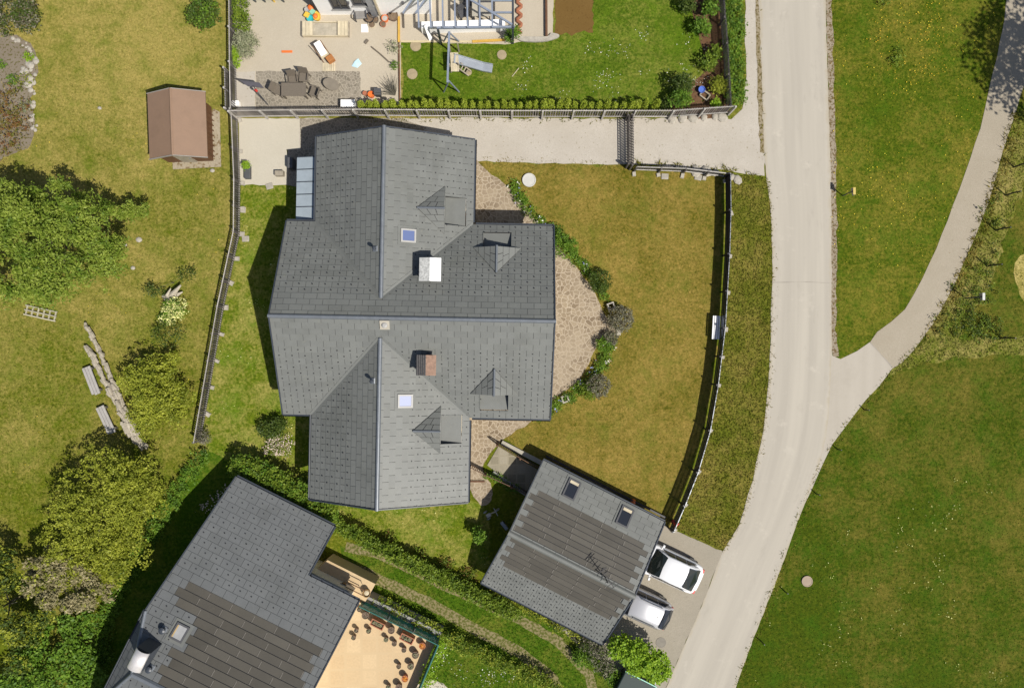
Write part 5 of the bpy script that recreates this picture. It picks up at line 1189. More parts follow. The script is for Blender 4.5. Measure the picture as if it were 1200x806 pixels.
plant('green_bush', 'small fresh green bush beside the stacked sticks below the garage', 'bush', [(682, 770, .4, 12, 10, .4), (720, 792, .4, 10, 10, .4)], 1100, .12, L_LUSH, clump=8, sig=.09)
plant('garden_shrub', 'lone small green shrub on the lawn left of the garage shadow', 'shrub', [(563, 628, .8, 9, 9, .5), (559, 622, .6, 7, 7, .4)], 900, .12, L_LUSH, clump=8, sig=.07)
plant('dark_shrub', 'dark green shrub in the narrow west lawn above the pale pink blossom', 'shrub', [(316, 502, .5, 14, 10, .5), (328, 496, .5, 9, 8, .4)], 1500, .12, L_DARK, clump=8, sig=.1)
plant('blossom_shrub', 'low shrub covered with pale pink blossom in the narrow west lawn', 'shrub', [(328, 522, .25, 18, 14, .3), (318, 525, .2, 9, 10, .25)], 1300, .08, L_HEDGE, stem=False, clump=5, sig=.08, mats2=L_PINKF, frac2=.42)
plant('lemon_shrub', 'shrub with lemon-white flowers below the pale driftwood', 'shrub', [(206, 362, .5, 15, 13, .45), (197, 372, .3, 10, 8, .3)], 1500, .1, L_LUSH, clump=6, sig=.08, mats2=L_LEMONF, frac2=.45)
plant('twiggy_shrub', 'dark thin-leaved shrub between the lemon-flowered shrub and the rounded olive bush', 'shrub', [(198, 392, .6, 20, 15, .6)], 520, .1, L_DARK, clump=5, sig=.12)
plant('twiggy_shrub', 'dark thin-leaved shrub growing around the upper end of the driftwood', 'shrub', [(219, 322, .4, 12, 8, .4), (182, 340, .4, 14, 8, .4)], 480, .1, L_DARK, clump=5, sig=.12)
plant('ground_shrub', 'plum-coloured small shrub at the lower end of the weathered west fence', 'shrub', [(240, 512, .4, 8, 9, .4)], 420, .09, L_PLUM, clump=6, sig=.08)
dw = thing('driftwood', 'pale split driftwood stump standing in the meadow', 'driftwood', P(205, 343)); mb = MB()
mb.tube([P(195, 350, .1), P(203, 344, .45), P(212, 334, .5)], [.2, .16, .05], 8); mb.tube([P(200, 352, .1), P(206, 346, .35), P(214, 342, .25)], [.18, .12, .04], 7); mb.tube([P(192, 347, .1), P(196, 346, .5), P(200, 338, .4)], [.13, .1, .03], 7); mb.build('stump', M_BARKP, dw, world=True)
# conifer row
xs = [428 + i * 9.05 for i in range(38)]; first = None
for i, x in enumerate(xs):
    lab = ordi(i) + ' small clipped conifer from the left end of the row along the long grey fence'
    p = P(x + R.uniform(-1.2, 1.2), 130 + R.uniform(-.8, .8))
    if first is None or i in (1, 2):
        t = thing('conifer', lab, 'conifer', p, group='clipped conifers in a row along the long grey fence')
        foliage([(p.x, p.y, .6, .2, .2, .6), (p.x, p.y, 1.2, .15, .15, .5), (p.x, p.y, .35, .22, .22, .35)], 950, .085, L_THUJA, t, clump=8, sig=.04, shell=(.85, 1.05), up=.4)
        trunk(t, (p.x, p.y, 0), (p.x, p.y, .9), .03); protos = [t] if first is None else protos + [t]; first = t
    else: s_ = R.uniform(.85, 1.15); dup(protos[i % 3], p, R.uniform(0, 6.28), lab, None, (s_, s_, R.uniform(.8, 1.15)))
# shrubs of the right-hand bed behind the conifer row
for px, py, z, r, m, n, lab in ((806, 6, .6, 9, L_DARK, 700, 'dark shrub at the top edge in the mulched bed'), (832, 10, .6, 10, L_LUSH, 800, 'fresh green shrub at the top edge beside the dark fence'), (822, 32, .6, 11, L_LUSH, 900, 'bushy green shrub on the orange mulch, second from the top'),
                                (838, 62, .5, 8, L_HEDGE, 600, 'narrow green shrub halfway down the dark fence'), (829, 72, .5, 10, L_HEDGE, 700, 'green shrub left of the halfway one by the dark fence'), (842, 100, .5, 10, L_OLIVE, 800, 'yellow-green shrub beside the wooden frame in the bed corner'),
                                (800, 98, .9, 12, L_DARK, 1000, 'dark bush at the corner where lawn meets the mulched bed'), (796, 118, .7, 13, L_LUSH, 1100, 'bright green bush next to the right end of the conifer row'), (780, 122, .4, 7, L_DARK, 450, 'small dark plant closing the right end of the conifer row'), (839, 122, .4, 5, L_LIME, 300, 'tiny lime shrub in the corner of the two fences')):
    plant('bed_shrub', lab, 'shrub', [(px, py, z, r, r, z * .8), (px + R.uniform(-4, 4), py + R.uniform(-4, 4), z * .6, r * .8, r * .8, z * .5)], n, .12, m, clump=7, sig=.08)
hedge_line('ivy_bank', 'lush green creeping ground cover between the dark fence and the white gravel strip', [(858, -30), (860, 30), (862, 80), (864, 125)], 20, .4, 5200, .13, L_LUSH, mats2=L_HEDGE, frac2=.3)
hedge_line('ivy_bank', 'narrow green creeping strip nearest the dark fence at the top', [(851, -30), (854, 30), (856, 80), (858, 118)], 11, .3, 2200, .12, L_LUSH, mats2=L_HEDGE, frac2=.3)
# bushes along the left fence of the yard
plant('fence_bush', 'silvery green bush against the grey fence in the sandy yard', 'bush', [(288, 52, .5, 14, 16, .5)], 1500, .1, L_GREY, clump=8, sig=.1)
plant('fence_bush', 'dark green bush above the silvery one at the grey fence', 'bush', [(284, 28, .5, 11, 14, .5), (281, 8, .5, 10, 14, .5)], 1500, .11, L_HEDGE, clump=8, sig=.09)
plant('fence_bush', 'lime green small bush below the silvery one at the grey fence', 'bush', [(277, 66, .4, 6, 12, .4)], 600, .1, L_LIME, clump=8, sig=.06)
# flower bed along the patio
bedl = [(601, 222), (612, 236), (624, 250), (636, 262), (650, 272), (660, 284), (672, 300), (684, 312), (694, 324), (702, 336), (709, 352)]
bedr = [(716, 398), (711, 412), (704, 428), (694, 442), (682, 454), (668, 464), (652, 474), (640, 482), (628, 492)]
for ln, lab in ((bedl, 'green flowering plants in the curved bed along the upper edge of the stone patio'), (bedr, 'green flowering plants in the curved bed along the lower edge of the stone patio')):
    bl = []
    for a, b in zip(ln, ln[1:]):
        for k in range(3): t = k / 3; bl.append((*((P(a[0] + (b[0] - a[0]) * t + R.uniform(-3, 3), a[1] + (b[1] - a[1]) * t + R.uniform(-3, 3))).xy), .14, R.uniform(.2, .42), R.uniform(.2, .42), R.uniform(.12, .32)))
    o = foliage(bl, 4200, .1, L_LUSH, None, 'bed_planting', clump=7, sig=.09, mats2=L_HEDGE, frac2=.35); kind(o, 'stuff'); tag(o, lab, 'plants')
    o = foliage(bl, 150, .09, L_BLUEF, None, 'bed_flowers', clump=5, sig=.05, mats2=L_WHITEF, frac2=.45, shell=(1, 1.15)); kind(o, 'stuff'); tag(o, 'lilac and white blooms among the ' + lab, 'flowers')
for px, py, z, r, m, n, lab in ((662, 290, .45, 15, L_LUSH, 1300, 'bushy bright green shrub by the house corner in the patio bed'), (649, 277, .35, 10, L_LUSH, 700, 'fresh green clump tucked against the upper right house corner'), (703, 330, .55, 13, L_DARK, 1200, 'dark rounded shrub on the upper patio bed'),
                                (727, 374, .5, 15, L_PLUM, 1900, 'round grey-purple clipped shrub beside the patio exit'), (716, 396, .35, 8, L_PLUM, 600, 'small grey-purple shrub just below the patio exit'), (701, 452, .5, 13, L_PLUM, 1400, 'rounded grey-green shrub at the bottom of the patio bed'),
                                (691, 458, .4, 11, L_HEDGE, 900, 'mid green shrub left of the rounded grey-green one'), (708, 403, .35, 9, L_LUSH, 700, 'bright green clump at the top of the lower patio bed')):
    plant('patio_shrub', lab, 'shrub', [(px, py, z, r, r, z)], n, .09, m, clump=8, sig=.06, shell=(.85, 1.05))
for px, py, lab in ((715.5, 359, 'square hollow stone block in the upper patio bed'), (662, 467, 'square hollow stone block in the lower patio bed')):
    mb = MB()
    for cx, cy, a, b in ((0, .17, .42, .08), (0, -.17, .42, .08), (.17, 0, .08, .26), (-.17, 0, .08, .26)): mb.box((cx, cy, .15), (a, b, .3))
    o = mb.build('stone_block', M_STONE); o.location = P(px, py); o.rotation_euler = (0, 0, .35); tag(o, lab, 'block')
mb = MB(); mb.box((0, 0, .06), (.26, .34, .12)); o = mb.build('stepping_stone', M_CONC, bevel=.02); o.location = P(724.5, 389.5); tag(o, 'pale rectangular stepping stone at the patio exit', 'stone')
# shaded strip plants, hedge-foot flowers
flowers([(255, 560), (280, 570), (262, 610), (230, 600)], 160, .09, L_PINKF, 'shade_flowers', 'pale flowers in the shade beside the lower-left house', .3, clumps=14, spread=4)
ln = [(455, 630), (490, 648), (520, 660), (548, 672), (568, 690)]; bl = [(*P(a + R.uniform(-8, 8), b + R.uniform(-5, 5)).xy, .12, .3, .25, .22) for a, b in ln for k in range(4)]
o = foliage(bl, 2000, .1, L_HEDGE, None, 'border_planting', clump=7, sig=.09, mats2=L_RUST, frac2=.4); kind(o, 'stuff'); tag(o, 'mixed green and reddish border plants at the foot of the long leafy hedge', 'plants')
bl = [(*P(a, b).xy, .1, .4, .2, .2) for a, b in ((576, 556), (585, 560), (594, 566), (602, 572))]; o = foliage(bl, 700, .1, L_LUSH, None, 'border_planting', clump=7, sig=.08); kind(o, 'stuff'); tag(o, 'low green plants in the small strip below the ramp railing', 'plants')
tk = [(1140 + R.gauss(0, 1), 0) for _ in range(0)]
pw = np.concatenate([rng.normal((1135, 362), (14, 14), (30, 2)), rng.normal((1150, 385), (26, 7), (40, 2)), rng.normal((1152, 330), (8, 18), (16, 2)), rng.normal((1160, 250), (6, 25), (10, 2))])
bl = [(*P(a, b).xy, .12, R.uniform(.12, .28), R.uniform(.12, .28), R.uniform(.12, .3)) for a, b in pw]
o = foliage(bl, 2600, .1, L_HEDGE, None, 'rough_weeds', clump=7, sig=.09, mats2=L_DARK, frac2=.5); kind(o, 'stuff'); tag(o, 'dark weedy clumps where the gravel track meets the field', 'weeds')
pw = [(1050, 68), (1053, 62), (1047, 74), (1032, 3), (1036, 0)]; bl = [(*P(a, b).xy, .15, .3, .4, .25) for a, b in pw]
o = foliage(bl, 420, .1, L_HEDGE, None, 'nettle_patch', clump=7, sig=.1); kind(o, 'stuff'); tag(o, 'dark green weed patch in the verge between road and track', 'weeds')

# ------------------------------------------------------------------ things in the meadow and by the road
def at(px, py, z=0): return P(px, py, z)
logs = []
for l, n, wd in (([(102, 384), (112, 402), (122, 424), (131, 444), (138, 458)], 44, 2.5), ([(103, 408), (112, 424), (120, 442), (128, 456)], 40, 4), ([(130, 455), (140, 472), (148, 492), (156, 508), (166, 522)], 110, 11)):
    for i in range(n):
        t = i / (n - 1) * (len(l) - 1); k = min(int(t), len(l) - 2); f = t - k; px = l[k][0] + (l[k + 1][0] - l[k][0]) * f + R.uniform(-wd, wd) * .5; py = l[k][1] + (l[k + 1][1] - l[k][1]) * f + R.uniform(-2, 2)
        logs.append((px, py, R.uniform(.1, .3) if wd < 8 else R.uniform(.12, .4)))
pr = []
for k in range(4):
    mb = MB(); L = (.42, .5, .36, .46)[k]; r = (.075, .09, .1, .065)[k]; mb.tube([(-L / 2, 0, 0), (0, 0, r * .1), (L / 2, 0, 0)], [r, r * 1.08, r * .92], 7); pr.append(mb)
for i, (px, py, z) in enumerate(logs):
    if i < 4: o = pr[i].build('log', M_BARKP, None); pr[i] = o
    else: o = pr[i % 4].copy(); COL.objects.link(o)
    o.location = P(px, py, z); o.rotation_euler = (R.uniform(-.1, .1), R.uniform(-.15, .15), math.radians(-60) + R.gauss(0, .16)); tag(o, 'split pale firewood log in the long weathered pile on the meadow', 'log', 'logs of the long weathered woodpile')
mb = MB()
for k in range(5): mb.bar(P(142 + k * 3.6, 494 + k * .9, .42), P(148 + k * 3.6, 508 + k * .9, .42), .14, .03)
mb.bar(P(141, 497, .38), P(160, 500, .38), .08, .04); mb.bar(P(147, 507, .38), P(165, 507, .38), .08, .04); tag(mb.build('pallet', M_BARKP), 'weathered pallet lying across the woodpile', 'pallet')
for (a, b), lab in ((((104, 430), (116, 461)), 'upper stack of grey boards beside the woodpile'), (((120, 476), (134, 506)), 'lower stack of grey boards beside the woodpile')):
    pa, pb = P(*a), P(*b); d = (pb - pa).normalized(); n = Vector((-d.y, d.x, 0)); t = thing('board_stack', lab, 'boards', (pa + pb) / 2, group='grey board stacks on the meadow')
    for k in range(3): mb = MB(); o_ = n * (k - 1) * .17; mb.bar(pa + o_ + Vector((0, 0, .27)), pb + o_ + d * R.uniform(-.05, .05) + Vector((0, 0, .27)), .15, .06); mb.build('board', plain('silver_board', (.33, .31, .29), .8, var=.15, vs=5, island=.15) if 'silver_board' not in MATS else MATS['silver_board'], t, world=True)
    mb = MB()
    for f in (.1, .9): p = pa.lerp(pb, f); mb.bar(p - n * .3 + Vector((0, 0, .12)), p + n * .3 + Vector((0, 0, .12)), .12, .24)
    mb.build('bearer', M_BARK, t, world=True)
mb = MB(); u = (P(64, 374) - P(28, 366)).normalized(); v = Vector((-u.y, u.x, 0)); c = P(48, 367, .1)
for k in range(6): p = c + u * (k - 2.5) * .34; mb.bar(p - v * .28, p + v * .28, .07, .06)
for k in (-1, 0, 1): p = c + v * k * .27 + Vector((0, 0, .05)); mb.bar(p - u * .95, p + u * .95, .07, .04)
tag(mb.build('pallet', plain('bleached_timber', (.36, .33, .24), .85, var=.15, island=.15)), 'bleached timber lattice lying in the grass under the big tree', 'pallet')
for px, py, r, lab in ((163, 281, .16, 'pale flat stone in the meadow right of the big tree'), (147, 287, .1, 'small pale stone left of the flat meadow stone'), (156, 314, .12, 'pale stone in the meadow above the lattice'), (117, 127, .1, 'lone grey stone in the meadow left of the shed'), (249, 200, .12, 'pale stone near the fence below the shed')):
    mb = MB(); mb.lathe((0, 0, 0), [(r, 0), (r * .95, .05), (r * .5, .09), (.02, .1)], 8, sx=1.2); o = mb.build('stone', M_STONE); o.location = P(px, py); tag(o, lab, 'stone')
# bench by the black fence
t = thing('bench', 'silver slatted bench against the black fence on the golden lawn', 'bench', P(838, 384), math.radians(-3)); mb = MB()
SIL = plain('silver_slats', (.72, .72, .74), .4, .2, var=.1, island=.15)
for k in range(4): mb.box((-.24 + k * .115, 0, .45), (.085, 1.35, .035))
mb.build('seat', SIL, t); mb = MB()
for k in range(3): mb.box((.24 + k * .02, 0, .55 + k * .13), (.04, 1.35, .1))
mb.build('backrest', SIL, t)
for s in (-.6, .6):
    mb = MB(); mb.bar((-.22, s, 0), (-.22, s, .43), .05, .05); mb.bar((.2, s, 0), (.28, s, .9), .05, .05); mb.bar((-.25, s, .42), (.2, s, .42), .05, .04); mb.build('leg', M_DGREY, t)
def disc(px, py, r, z, mat, name, lab, cat, ring=False):
    mb = MB(); mb.lathe((0, 0, 0), [(r, 0), (r, z), (r * .86, z), (r * .84, z * .8), (r * .2, z * .8), (.02, z * .8)], 24); o = mb.build(name, mat); o.location = P(px, py, .01); tag(o, lab, cat); return o
disc(620, 211.5, .4, .12, plain('pale_cover', (.48, .47, .43), .8, var=.06), 'manhole_cover', 'round white concrete cover on the golden lawn near the patio', 'manhole cover')
disc(945.5, 680.5, .32, .07, plain('pinkish_cover', (.32, .25, .185), .9, var=.08), 'manhole_cover', 'round brownish cover in the field beside the road', 'manhole cover')
mb = MB(); mb.lathe((0, 0, 0), [(.3, 0), (.3, .012), (.26, .012), (.26, .006), (.02, .006)], 24); o = mb.build('drain_ring', plain('drain_iron', (.2, .18, .15), .8)); o.location = P(774.5, 752.5, .021); tag(o, 'round drain cover in the driveway between hatchback and lime hedge', 'drain cover')
for px, py, r, lab in ((588, 64.5, .29, 'round pale slab in the lush lawn right of the slide'), (483, 87, .32, 'round pale slab in the lawn left of the swing frame'), (487, 54, .33, 'round pale slab at the top left corner of the lush lawn'), (549, 85, .2, 'small worn slab at the foot of the playhouse ladder')):
    mb = MB(); mb.lathe((0, 0, 0), [(r, 0), (r * .95, .04), (.02, .05)], 14); o = mb.build('round_slab', plain('tan_slab', (.3, .24, .15), .9) if 'tan_slab' not in MATS else MATS['tan_slab']); o.location = P(px, py, .01); tag(o, lab, 'slab')
for base, pc, z, m, lab, c in (((987.5, 229.5), (998.5, 225.6), 1.15, plain('yellow_sign', (.5, .38, .1), .6), 'yellow and white marker sign on a post beside the road', (.5, .3)), ((1131, 349.5), (1147, 350.5), 1.4, plain('grey_sign', (.5, .5, .47), .5), 'small pale sign on a post in the weeds beside the gravel track', (.4, .3))):
    t = thing('road_sign', lab, 'sign', P(*base)); b = P(*base); mb = MB(); mb.tube([b, b + Vector((0, 0, z + .1))], .035, 8); mb.build('post', M_DGREY, t, world=True)
    pl = P(*pc, z); mb = MB(); mb.box(b + Vector((.06, 0, z)), (.03, .42, .3), .2, 0); d_ = mb.build('sign_plate', M_CONC, t, world=True); mb = MB(); mb.box(b + Vector((.062, -.02, z + .01)), (.05, .4, .2), .2); mb.build('coloured_band', m, d_, world=True) if 0 else None
    mb = MB(); mb.box(b + Vector((.075, 0, z - .05)), (.012, .4, .16), .2); o = mb.build('coloured_band', m, d_, world=False); o.location = -t.location
    mb = MB(); mb.bar(b + Vector((.06, -.2, z + .17)), b + Vector((.06, .2, z + .17)), .14, .02); mb.build('sign_cap', m, t, world=True)
sp = [(1188, 196, 'topmost'), (1178, 229, 'second from the top'), (1166.5, 270, 'third from the top'), (1156.5, 312, 'fourth from the top'), (1172, 396, 'lowest')]
for px, py, w_ in sp:
    t = thing('fence_post', w_ + ' of the dark wooden stakes right of the gravel track', 'stake', P(px, py), group='dark wooden stakes right of the gravel track'); mb = MB(); mb.tube([(0, 0, 0), (.02, .01, .7), (.04, -.02, 1.25)], [.05, .045, .04], 7); mb.build('stake', M_BLACK, t); mb = MB(); mb.tube([(0, 0, .05), (.22, .12, .35)], [.02, .015], 5); mb.build('brace', M_BLACK, t)
for i, (px, py) in enumerate([(1013, 480), (981, 526), (956, 578), (919, 692), (892, 751)]):
    mb = MB(); mb.tube([(0, 0, 0), (.01, .02, .55)], [.035, .03], 6); o = mb.build('marker_stake', M_BLACK); o.location = P(px, py); tag(o, ordi(i) + ' from the top of the short dark stakes along the field edge of the road', 'stake', 'short dark stakes along the field edge')
# fire hydrant, orange ball, clutter in the garage shade
t = thing('hydrant', 'red hydrant-like garden pump at the lower end of the black fence', 'hydrant', P(789, 611)); mb = MB(); mb.lathe((0, 0, 0), [(.13, 0), (.13, .08), (.09, .1), (.09, .6), (.13, .62), (.11, .72), (.03, .78)], 12); mb.build('body', M_RED, t)
for a in (0, 2.1, 4.2): mb = MB(); mb.tube([(0, 0, .5), (.22 * math.cos(a), .22 * math.sin(a), .5)], .055, 8); mb.build('outlet', M_RED, t)
mb = MB(); mb.lathe((0, 0, 0), [(.03, 0), (.13, .06), (.17, .17), (.13, .28), (.03, .34)], 14); o = mb.build('ball', M_ORANGE, smooth=True); o.location = P(741.5, 587); tag(o, 'orange ball lying on the lawn by the upper eave of the garage', 'ball')
mb = MB(); mb.bar(P(640, 534, .15), P(780, 606, .15), .1, .3); tag(mb.build('edging_board', M_BLACK), 'dark edging board along the garage wall and golden lawn', 'edging')
t = thing('tricycle', 'small white and grey child tricycle in the shade left of the garage', 'tricycle', P(576, 600), .5)
mb = MB(); mb.tube([(-.3, 0, .22), (.05, 0, .3), (.32, 0, .5)], .035, 8); mb.build('frame', M_WFRAME, t); mb = MB(); mb.box((-.18, 0, .4), (.28, .22, .08)); mb.build('seat', M_WFRAME, t, bevel=.03); mb = MB(); mb.tube([(.3, -.25, .55), (.3, .25, .55)], .025, 6); mb.build('handlebar', M_WFRAME, t)
for x, y, r in ((-.3, .22, .13), (-.3, -.22, .13), (.35, 0, .19)): mb = MB(); mb.tube([(x, y - .03, r), (x, y + .03, r)], r, 14); mb.build('wheel', M_GREYM, t)
mb = MB(); mb.box((0, 0, .1), (.55, .2, .2)); o = mb.build('crate', M_GREYM, bevel=.02); o.location = P(591, 615, .02); o.rotation_euler = (0, 0, -.9); tag(o, 'small grey box on the ground in the garage shade', 'box')
mb = MB()
for k in range(9): mb.tube([P(665 + k * 2, 745 + R.uniform(-3, 3), .05 + .03 * k), P(680 + k * 1.5, 758 + R.uniform(-3, 3), .08 + .03 * k)], .03, 5)
tag(mb.build('stick_pile', M_BARK), 'pile of dark sticks below the garage eave', 'sticks')
t = thing('trailer', 'dark green covered trailer half hidden under the lime hedge at the bottom', 'trailer', P(742, 797), math.radians(-27)); mb = MB(); mb.box((0, -.1, .65), (2.0, 1.4, .7)); mb.build('body', plain('dark_green_tarp', (.006, .022, .02), .6), t, bevel=.06); mb = MB(); mb.bar((-1.0, .62, 1.02), (1.0, .62, 1.02), .05, .05); mb.build('rim_bar', plain('mint_bar', (.3, .6, .5), .5), t)
for s in (-.8, .6): mb = MB(); mb.tube([(0, s - .08, .3), (0, s + .04, .3)], .3, 16); mb.build('wheel', M_BLACK, t)
mb = MB(); mb.box((0, 0, .35), (.5, .9, .7), taper=.85); o = mb.build('grey_bin', M_GREYM, bevel=.05); o.location = P(760, 797); o.rotation_euler = (0, 0, -.5); tag(o, 'light grey bin at the lower end of the lime hedge', 'bin')
# bench-like planters on the concrete pad
mb = MB(); mb.box((0, 0, .18), (.5, .3, .36)); o = mb.build('doormat_box', M_WOOD, bevel=.02); o.location = P(329, 204.5); tag(o, 'small brown timber box on the concrete pad beside the house', 'box')
t = thing('planter', 'dark rectangular planter with a lime green plant on the concrete pad', 'planter', P(291.5, 201)); mb = MB(); mb.box((0, -.1, .15), (.34, .75, .3)); mb.build('box', M_DGREY, t, bevel=.02); p = P(291.5, 196); foliage([(p.x, p.y, .4, .24, .22, .2)], 260, .1, L_LIME, t, 'foliage', clump=6, sig=.05)
mb = MB(); mb.box((0, 0, .35), (.3, .62, .7)); o = mb.build('storage_box', M_DGREY, bevel=.03); o.location = P(344, 194); tag(o, 'dark narrow storage box under the edge of the glazed canopy', 'box')
for px, py, lab in ((316, 218.5, 'pale stepping stone at the lower edge of the concrete pad'), (284, 246, 'pale stone beside the west fence, upper'), (288, 280, 'pale stone beside the west fence, lower'), (818, 208, 'pale slab under the short dark fence nearer the road'), (779, 207, 'pale slab under the short dark fence nearer the gate')):
    mb = MB(); mb.box((0, 0, .03), (.42, .34, .07)); o = mb.build('stepping_stone', M_STONE, bevel=.03); o.location = P(px, py, .005); o.rotation_euler = (0, 0, R.uniform(-.3, .3)); tag(o, lab, 'stone')
for i, (px, py) in enumerate([(815, 201), (828, 201), (838, 203), (857, 208), (864, 211), (800, 138), (812, 139), (825, 138), (838, 137), (846, 138), (788, 140)]):
    mb = MB(); r = R.uniform(.16, .3); mb.lathe((0, 0, 0), [(r, 0), (r * 1.05, r * .3), (r * .7, r * .6), (.03, r * .7)], 7, sx=1.3); o = mb.build('boulder', M_STONE); o.location = P(px, py, .01); o.rotation_euler = (0, 0, R.uniform(0, 6)); tag(o, 'pale boulder edging the end of the white gravel drive', 'boulder', 'boulders edging the gravel drive')

# ------------------------------------------------------------------ sandy yard: furniture and toys
t = thing('garden_table', 'taupe rectangular garden table on the crazy paving in the sandy yard', 'table', P(348.5, 110)); mb = MB(); mb.box((0, 0, .72), (1.42, .75, .04)); mb.box((0, 0, .69), (1.3, .64, .03)); mb.build('tabletop', M_BRGREY, t)
for sx in (-.62, .62):
    for sy in (-.3, .3): mb = MB(); mb.box((sx, sy, .335), (.07, .07, .67)); mb.build('leg', M_BRGREY, t)
ch = None
for px, py, rz, lab in ((346.5, 97, .15, 'taupe armchair above the garden table, left of two'), (358.5, 94, -.1, 'taupe armchair above the garden table, right of two'), (329.5, 109, 1.2, 'taupe armchair at the left end of the garden table'), (371, 111, -1.9, 'taupe armchair turned away at the right end of the garden table')):
    if ch is None:
        ch = t = thing('armchair', lab, 'chair', P(px, py), rz, 'armchairs around the garden table'); mb = MB(); mb.box((0, 0, .42), (.52, .5, .07)); mb.build('seat', M_BRGREY, t); mb = MB(); mb.bar((0, .24, .45), (0, .38, .95), .52, .04); mb.build('backrest', M_BRGREY, t)
        for s in (-.27, .27): mb = MB(); mb.bar((s, -.22, .64), (s, .26, .64), .05, .04); mb.build('armrest', M_BRGREY, t)
        for sx in (-.26, .26):
            for sy in (-.22, .24): mb = MB(); mb.box((sx, sy, .19), (.045, .045, .38)); mb.build('leg', M_BRGREY, t)
    else: dup(ch, P(px, py), rz, lab)
t = thing('side_table', 'low oval taupe table beside the garden table', 'table', P(390, 102), -.45); mb = MB(); mb.lathe((0, 0, .4), [(.44, 0), (.46, .02), (.44, .05), (.02, .05)], 24, sx=1.1, sy=.72); mb.build('tabletop', plain('taupe_top', (.2, .17, .13), .7), t); mb = MB(); mb.lathe((0, 0, 0), [(.2, 0), (.08, .05), (.06, .39), (.15, .4)], 12); mb.build('pedestal', M_BRGREY, t)
t = thing('parasol', 'dark grey tilted side parasol with a red joint in the corner of the sandy yard', 'parasol', P(312, 122)); a = P(314, 123); b = P(300, 106, 1.3); mb = MB(); mb.tube([a, b, P(297, 101, 1.7)], .03, 8); mb.build('pole', M_DGREY, t, world=True); mb = MB(); mb.tube([P(301, 107, 1.25), P(299, 105, 1.4)], .07, 8); mb.build('joint', M_RED, t, world=True)
mb = MB(); mb.slab([P(280, 94, 1.75), P(290, 101, 1.5), P(309, 103, 1.55), P(304, 97, 1.8)], .08); mb.build('canopy', plain('slate_cloth', (.09, .085, .1), .9), t, world=True)
for px, py, sx, sy, h, lab in ((277.5, 123, .42, .26, .3, 'small white box at the fence in the corner of the sandy yard'), (410, 125, .78, .38, .55, 'larger white box standing by the left end of the conifer row')):
    mb = MB(); mb.box((0, 0, h / 2), (sx, sy, h)); mb.box((0, 0, h + .015), (sx + .04, sy + .04, .03)); o = mb.build('box', M_WHITE, bevel=.01); o.location = P(px, py, .01); tag(o, lab, 'box')
mb = MB(); mb.lathe((0, 0, 0), [(.2, 0), (.26, .55), (.28, .55), (.28, .6), (.24, .6)], 4); o = mb.build('dustbin', M_DGREY); o.location = P(444.5, 111.5); o.rotation_euler = (0, 0, .78); tag(o, 'dark grey square bin beside the bare bush', 'bin')
for px, py, r, h, m, lab in ((436, 113, .19, .35, M_ORANGE, 'orange pot beside the dark grey bin'), (428.5, 111, .14, .25, M_TERRA, 'small terracotta pot left of the orange pot')):
    mb = MB(); mb.lathe((0, 0, 0), [(r * .75, 0), (r, h), (r * .85, h), (r * .8, h - .05)], 14); o = mb.build('plant_pot', m); o.location = P(px, py); tag(o, lab, 'plant pot')
t = thing('bare_bush', 'leafless brown bush with long spreading twigs beside the conifer row', 'bush', P(463, 110)); mb = MB(); c = P(463, 112)
for k in range(34): a = R.uniform(1.0, 3.4); L = R.uniform(.5, 1.1); e = c + Vector((math.cos(a) * L, math.sin(a) * L, R.uniform(.3, .9))); mb.tube([c, c.lerp(e, .5) + Vector((R.uniform(-.08, .08), R.uniform(-.08, .08), .15)), e], [.022, .014, .006], 4)
mb.build('twigs', M_BARK, t, world=True)
plant('yard_weed', 'thin grey-green weed by the upper part of the ochre kerb', 'plant', [(461, 55, .25, 7, 7, .25)], 160, .09, L_GREY, clump=4, sig=.1); plant('yard_weed', 'small green weed by the brown part of the kerb', 'plant', [(462, 77, .2, 4, 5, .2)], 120, .09, L_LUSH, clump=4, sig=.06)
plant('lawn_shrub', 'light green shrub at the pergola post', 'shrub', [(602, 38, .5, 8, 6, .4), (597, 44, .4, 6, 5, .3)], 800, .1, L_LUSH, clump=6, sig=.08)
t = thing('sandbox', 'square wooden sandbox with its two bench lids folded open', 'sandbox', P(382.5, 36)); W_ = P(410, 36).x - P(355, 36).x
for s in (-1, 1):
    mb = MB()
    for k in range(3): mb.box((s * (W_ / 2 - .15 - k * .2), 0, .3), (.185, .82, .03))
    mb.build('bench_lid', M_PALEW, t); mb = MB(); mb.box((s * (W_ / 2 - .03), 0, .15), (.05, .86, .27)); mb.build('end_board', M_WOOD, t)
mb = MB(); mb.box((0, .4, .12), (W_ - .12, .04, .22)); mb.box((0, -.4, .12), (W_ - .12, .04, .22)); mb.build('side_board', M_PALEW, t); mb = MB(); mb.box((0, 0, .08), (W_ - .14, .74, .12)); mb.build('sand', plain('grey_sand', (.36, .32, .25), .95, var=.2, vs=4), t)
toys = [(361, 20, 'box', M_YEL, (.3, .3, .3), 'yellow toy box in the heap of toys'), (364.5, 24, 'bucket', M_TEAL, (.2, .24, .3), 'turquoise bucket in the heap of toys by the white house'), (372.5, 22, 'bucket', M_YEL, (.22, .2, .25), 'yellow bucket at the right end of the heap of toys'),
        (370.5, 21, 'ball', M_ORANGE, (.16, .2, .2), 'orange ball in the heap of toys'), (365, 11, 'ball', M_ORANGE, (.18, .2, .2), 'orange-red ball on top of the heap of toys'), (361, 14, 'bucket', M_WFRAME, (.15, .2, .3), 'white bucket in the heap of toys'), (367, 16, 'box', plain('mint_plastic', (.25, .5, .35), .5), (.3, .25, .25), 'mint green toy crate in the heap of toys'), (371, 17, 'box', M_YEL, (.45, .25, .12), 'yellow toy lid leaning in the heap of toys')]
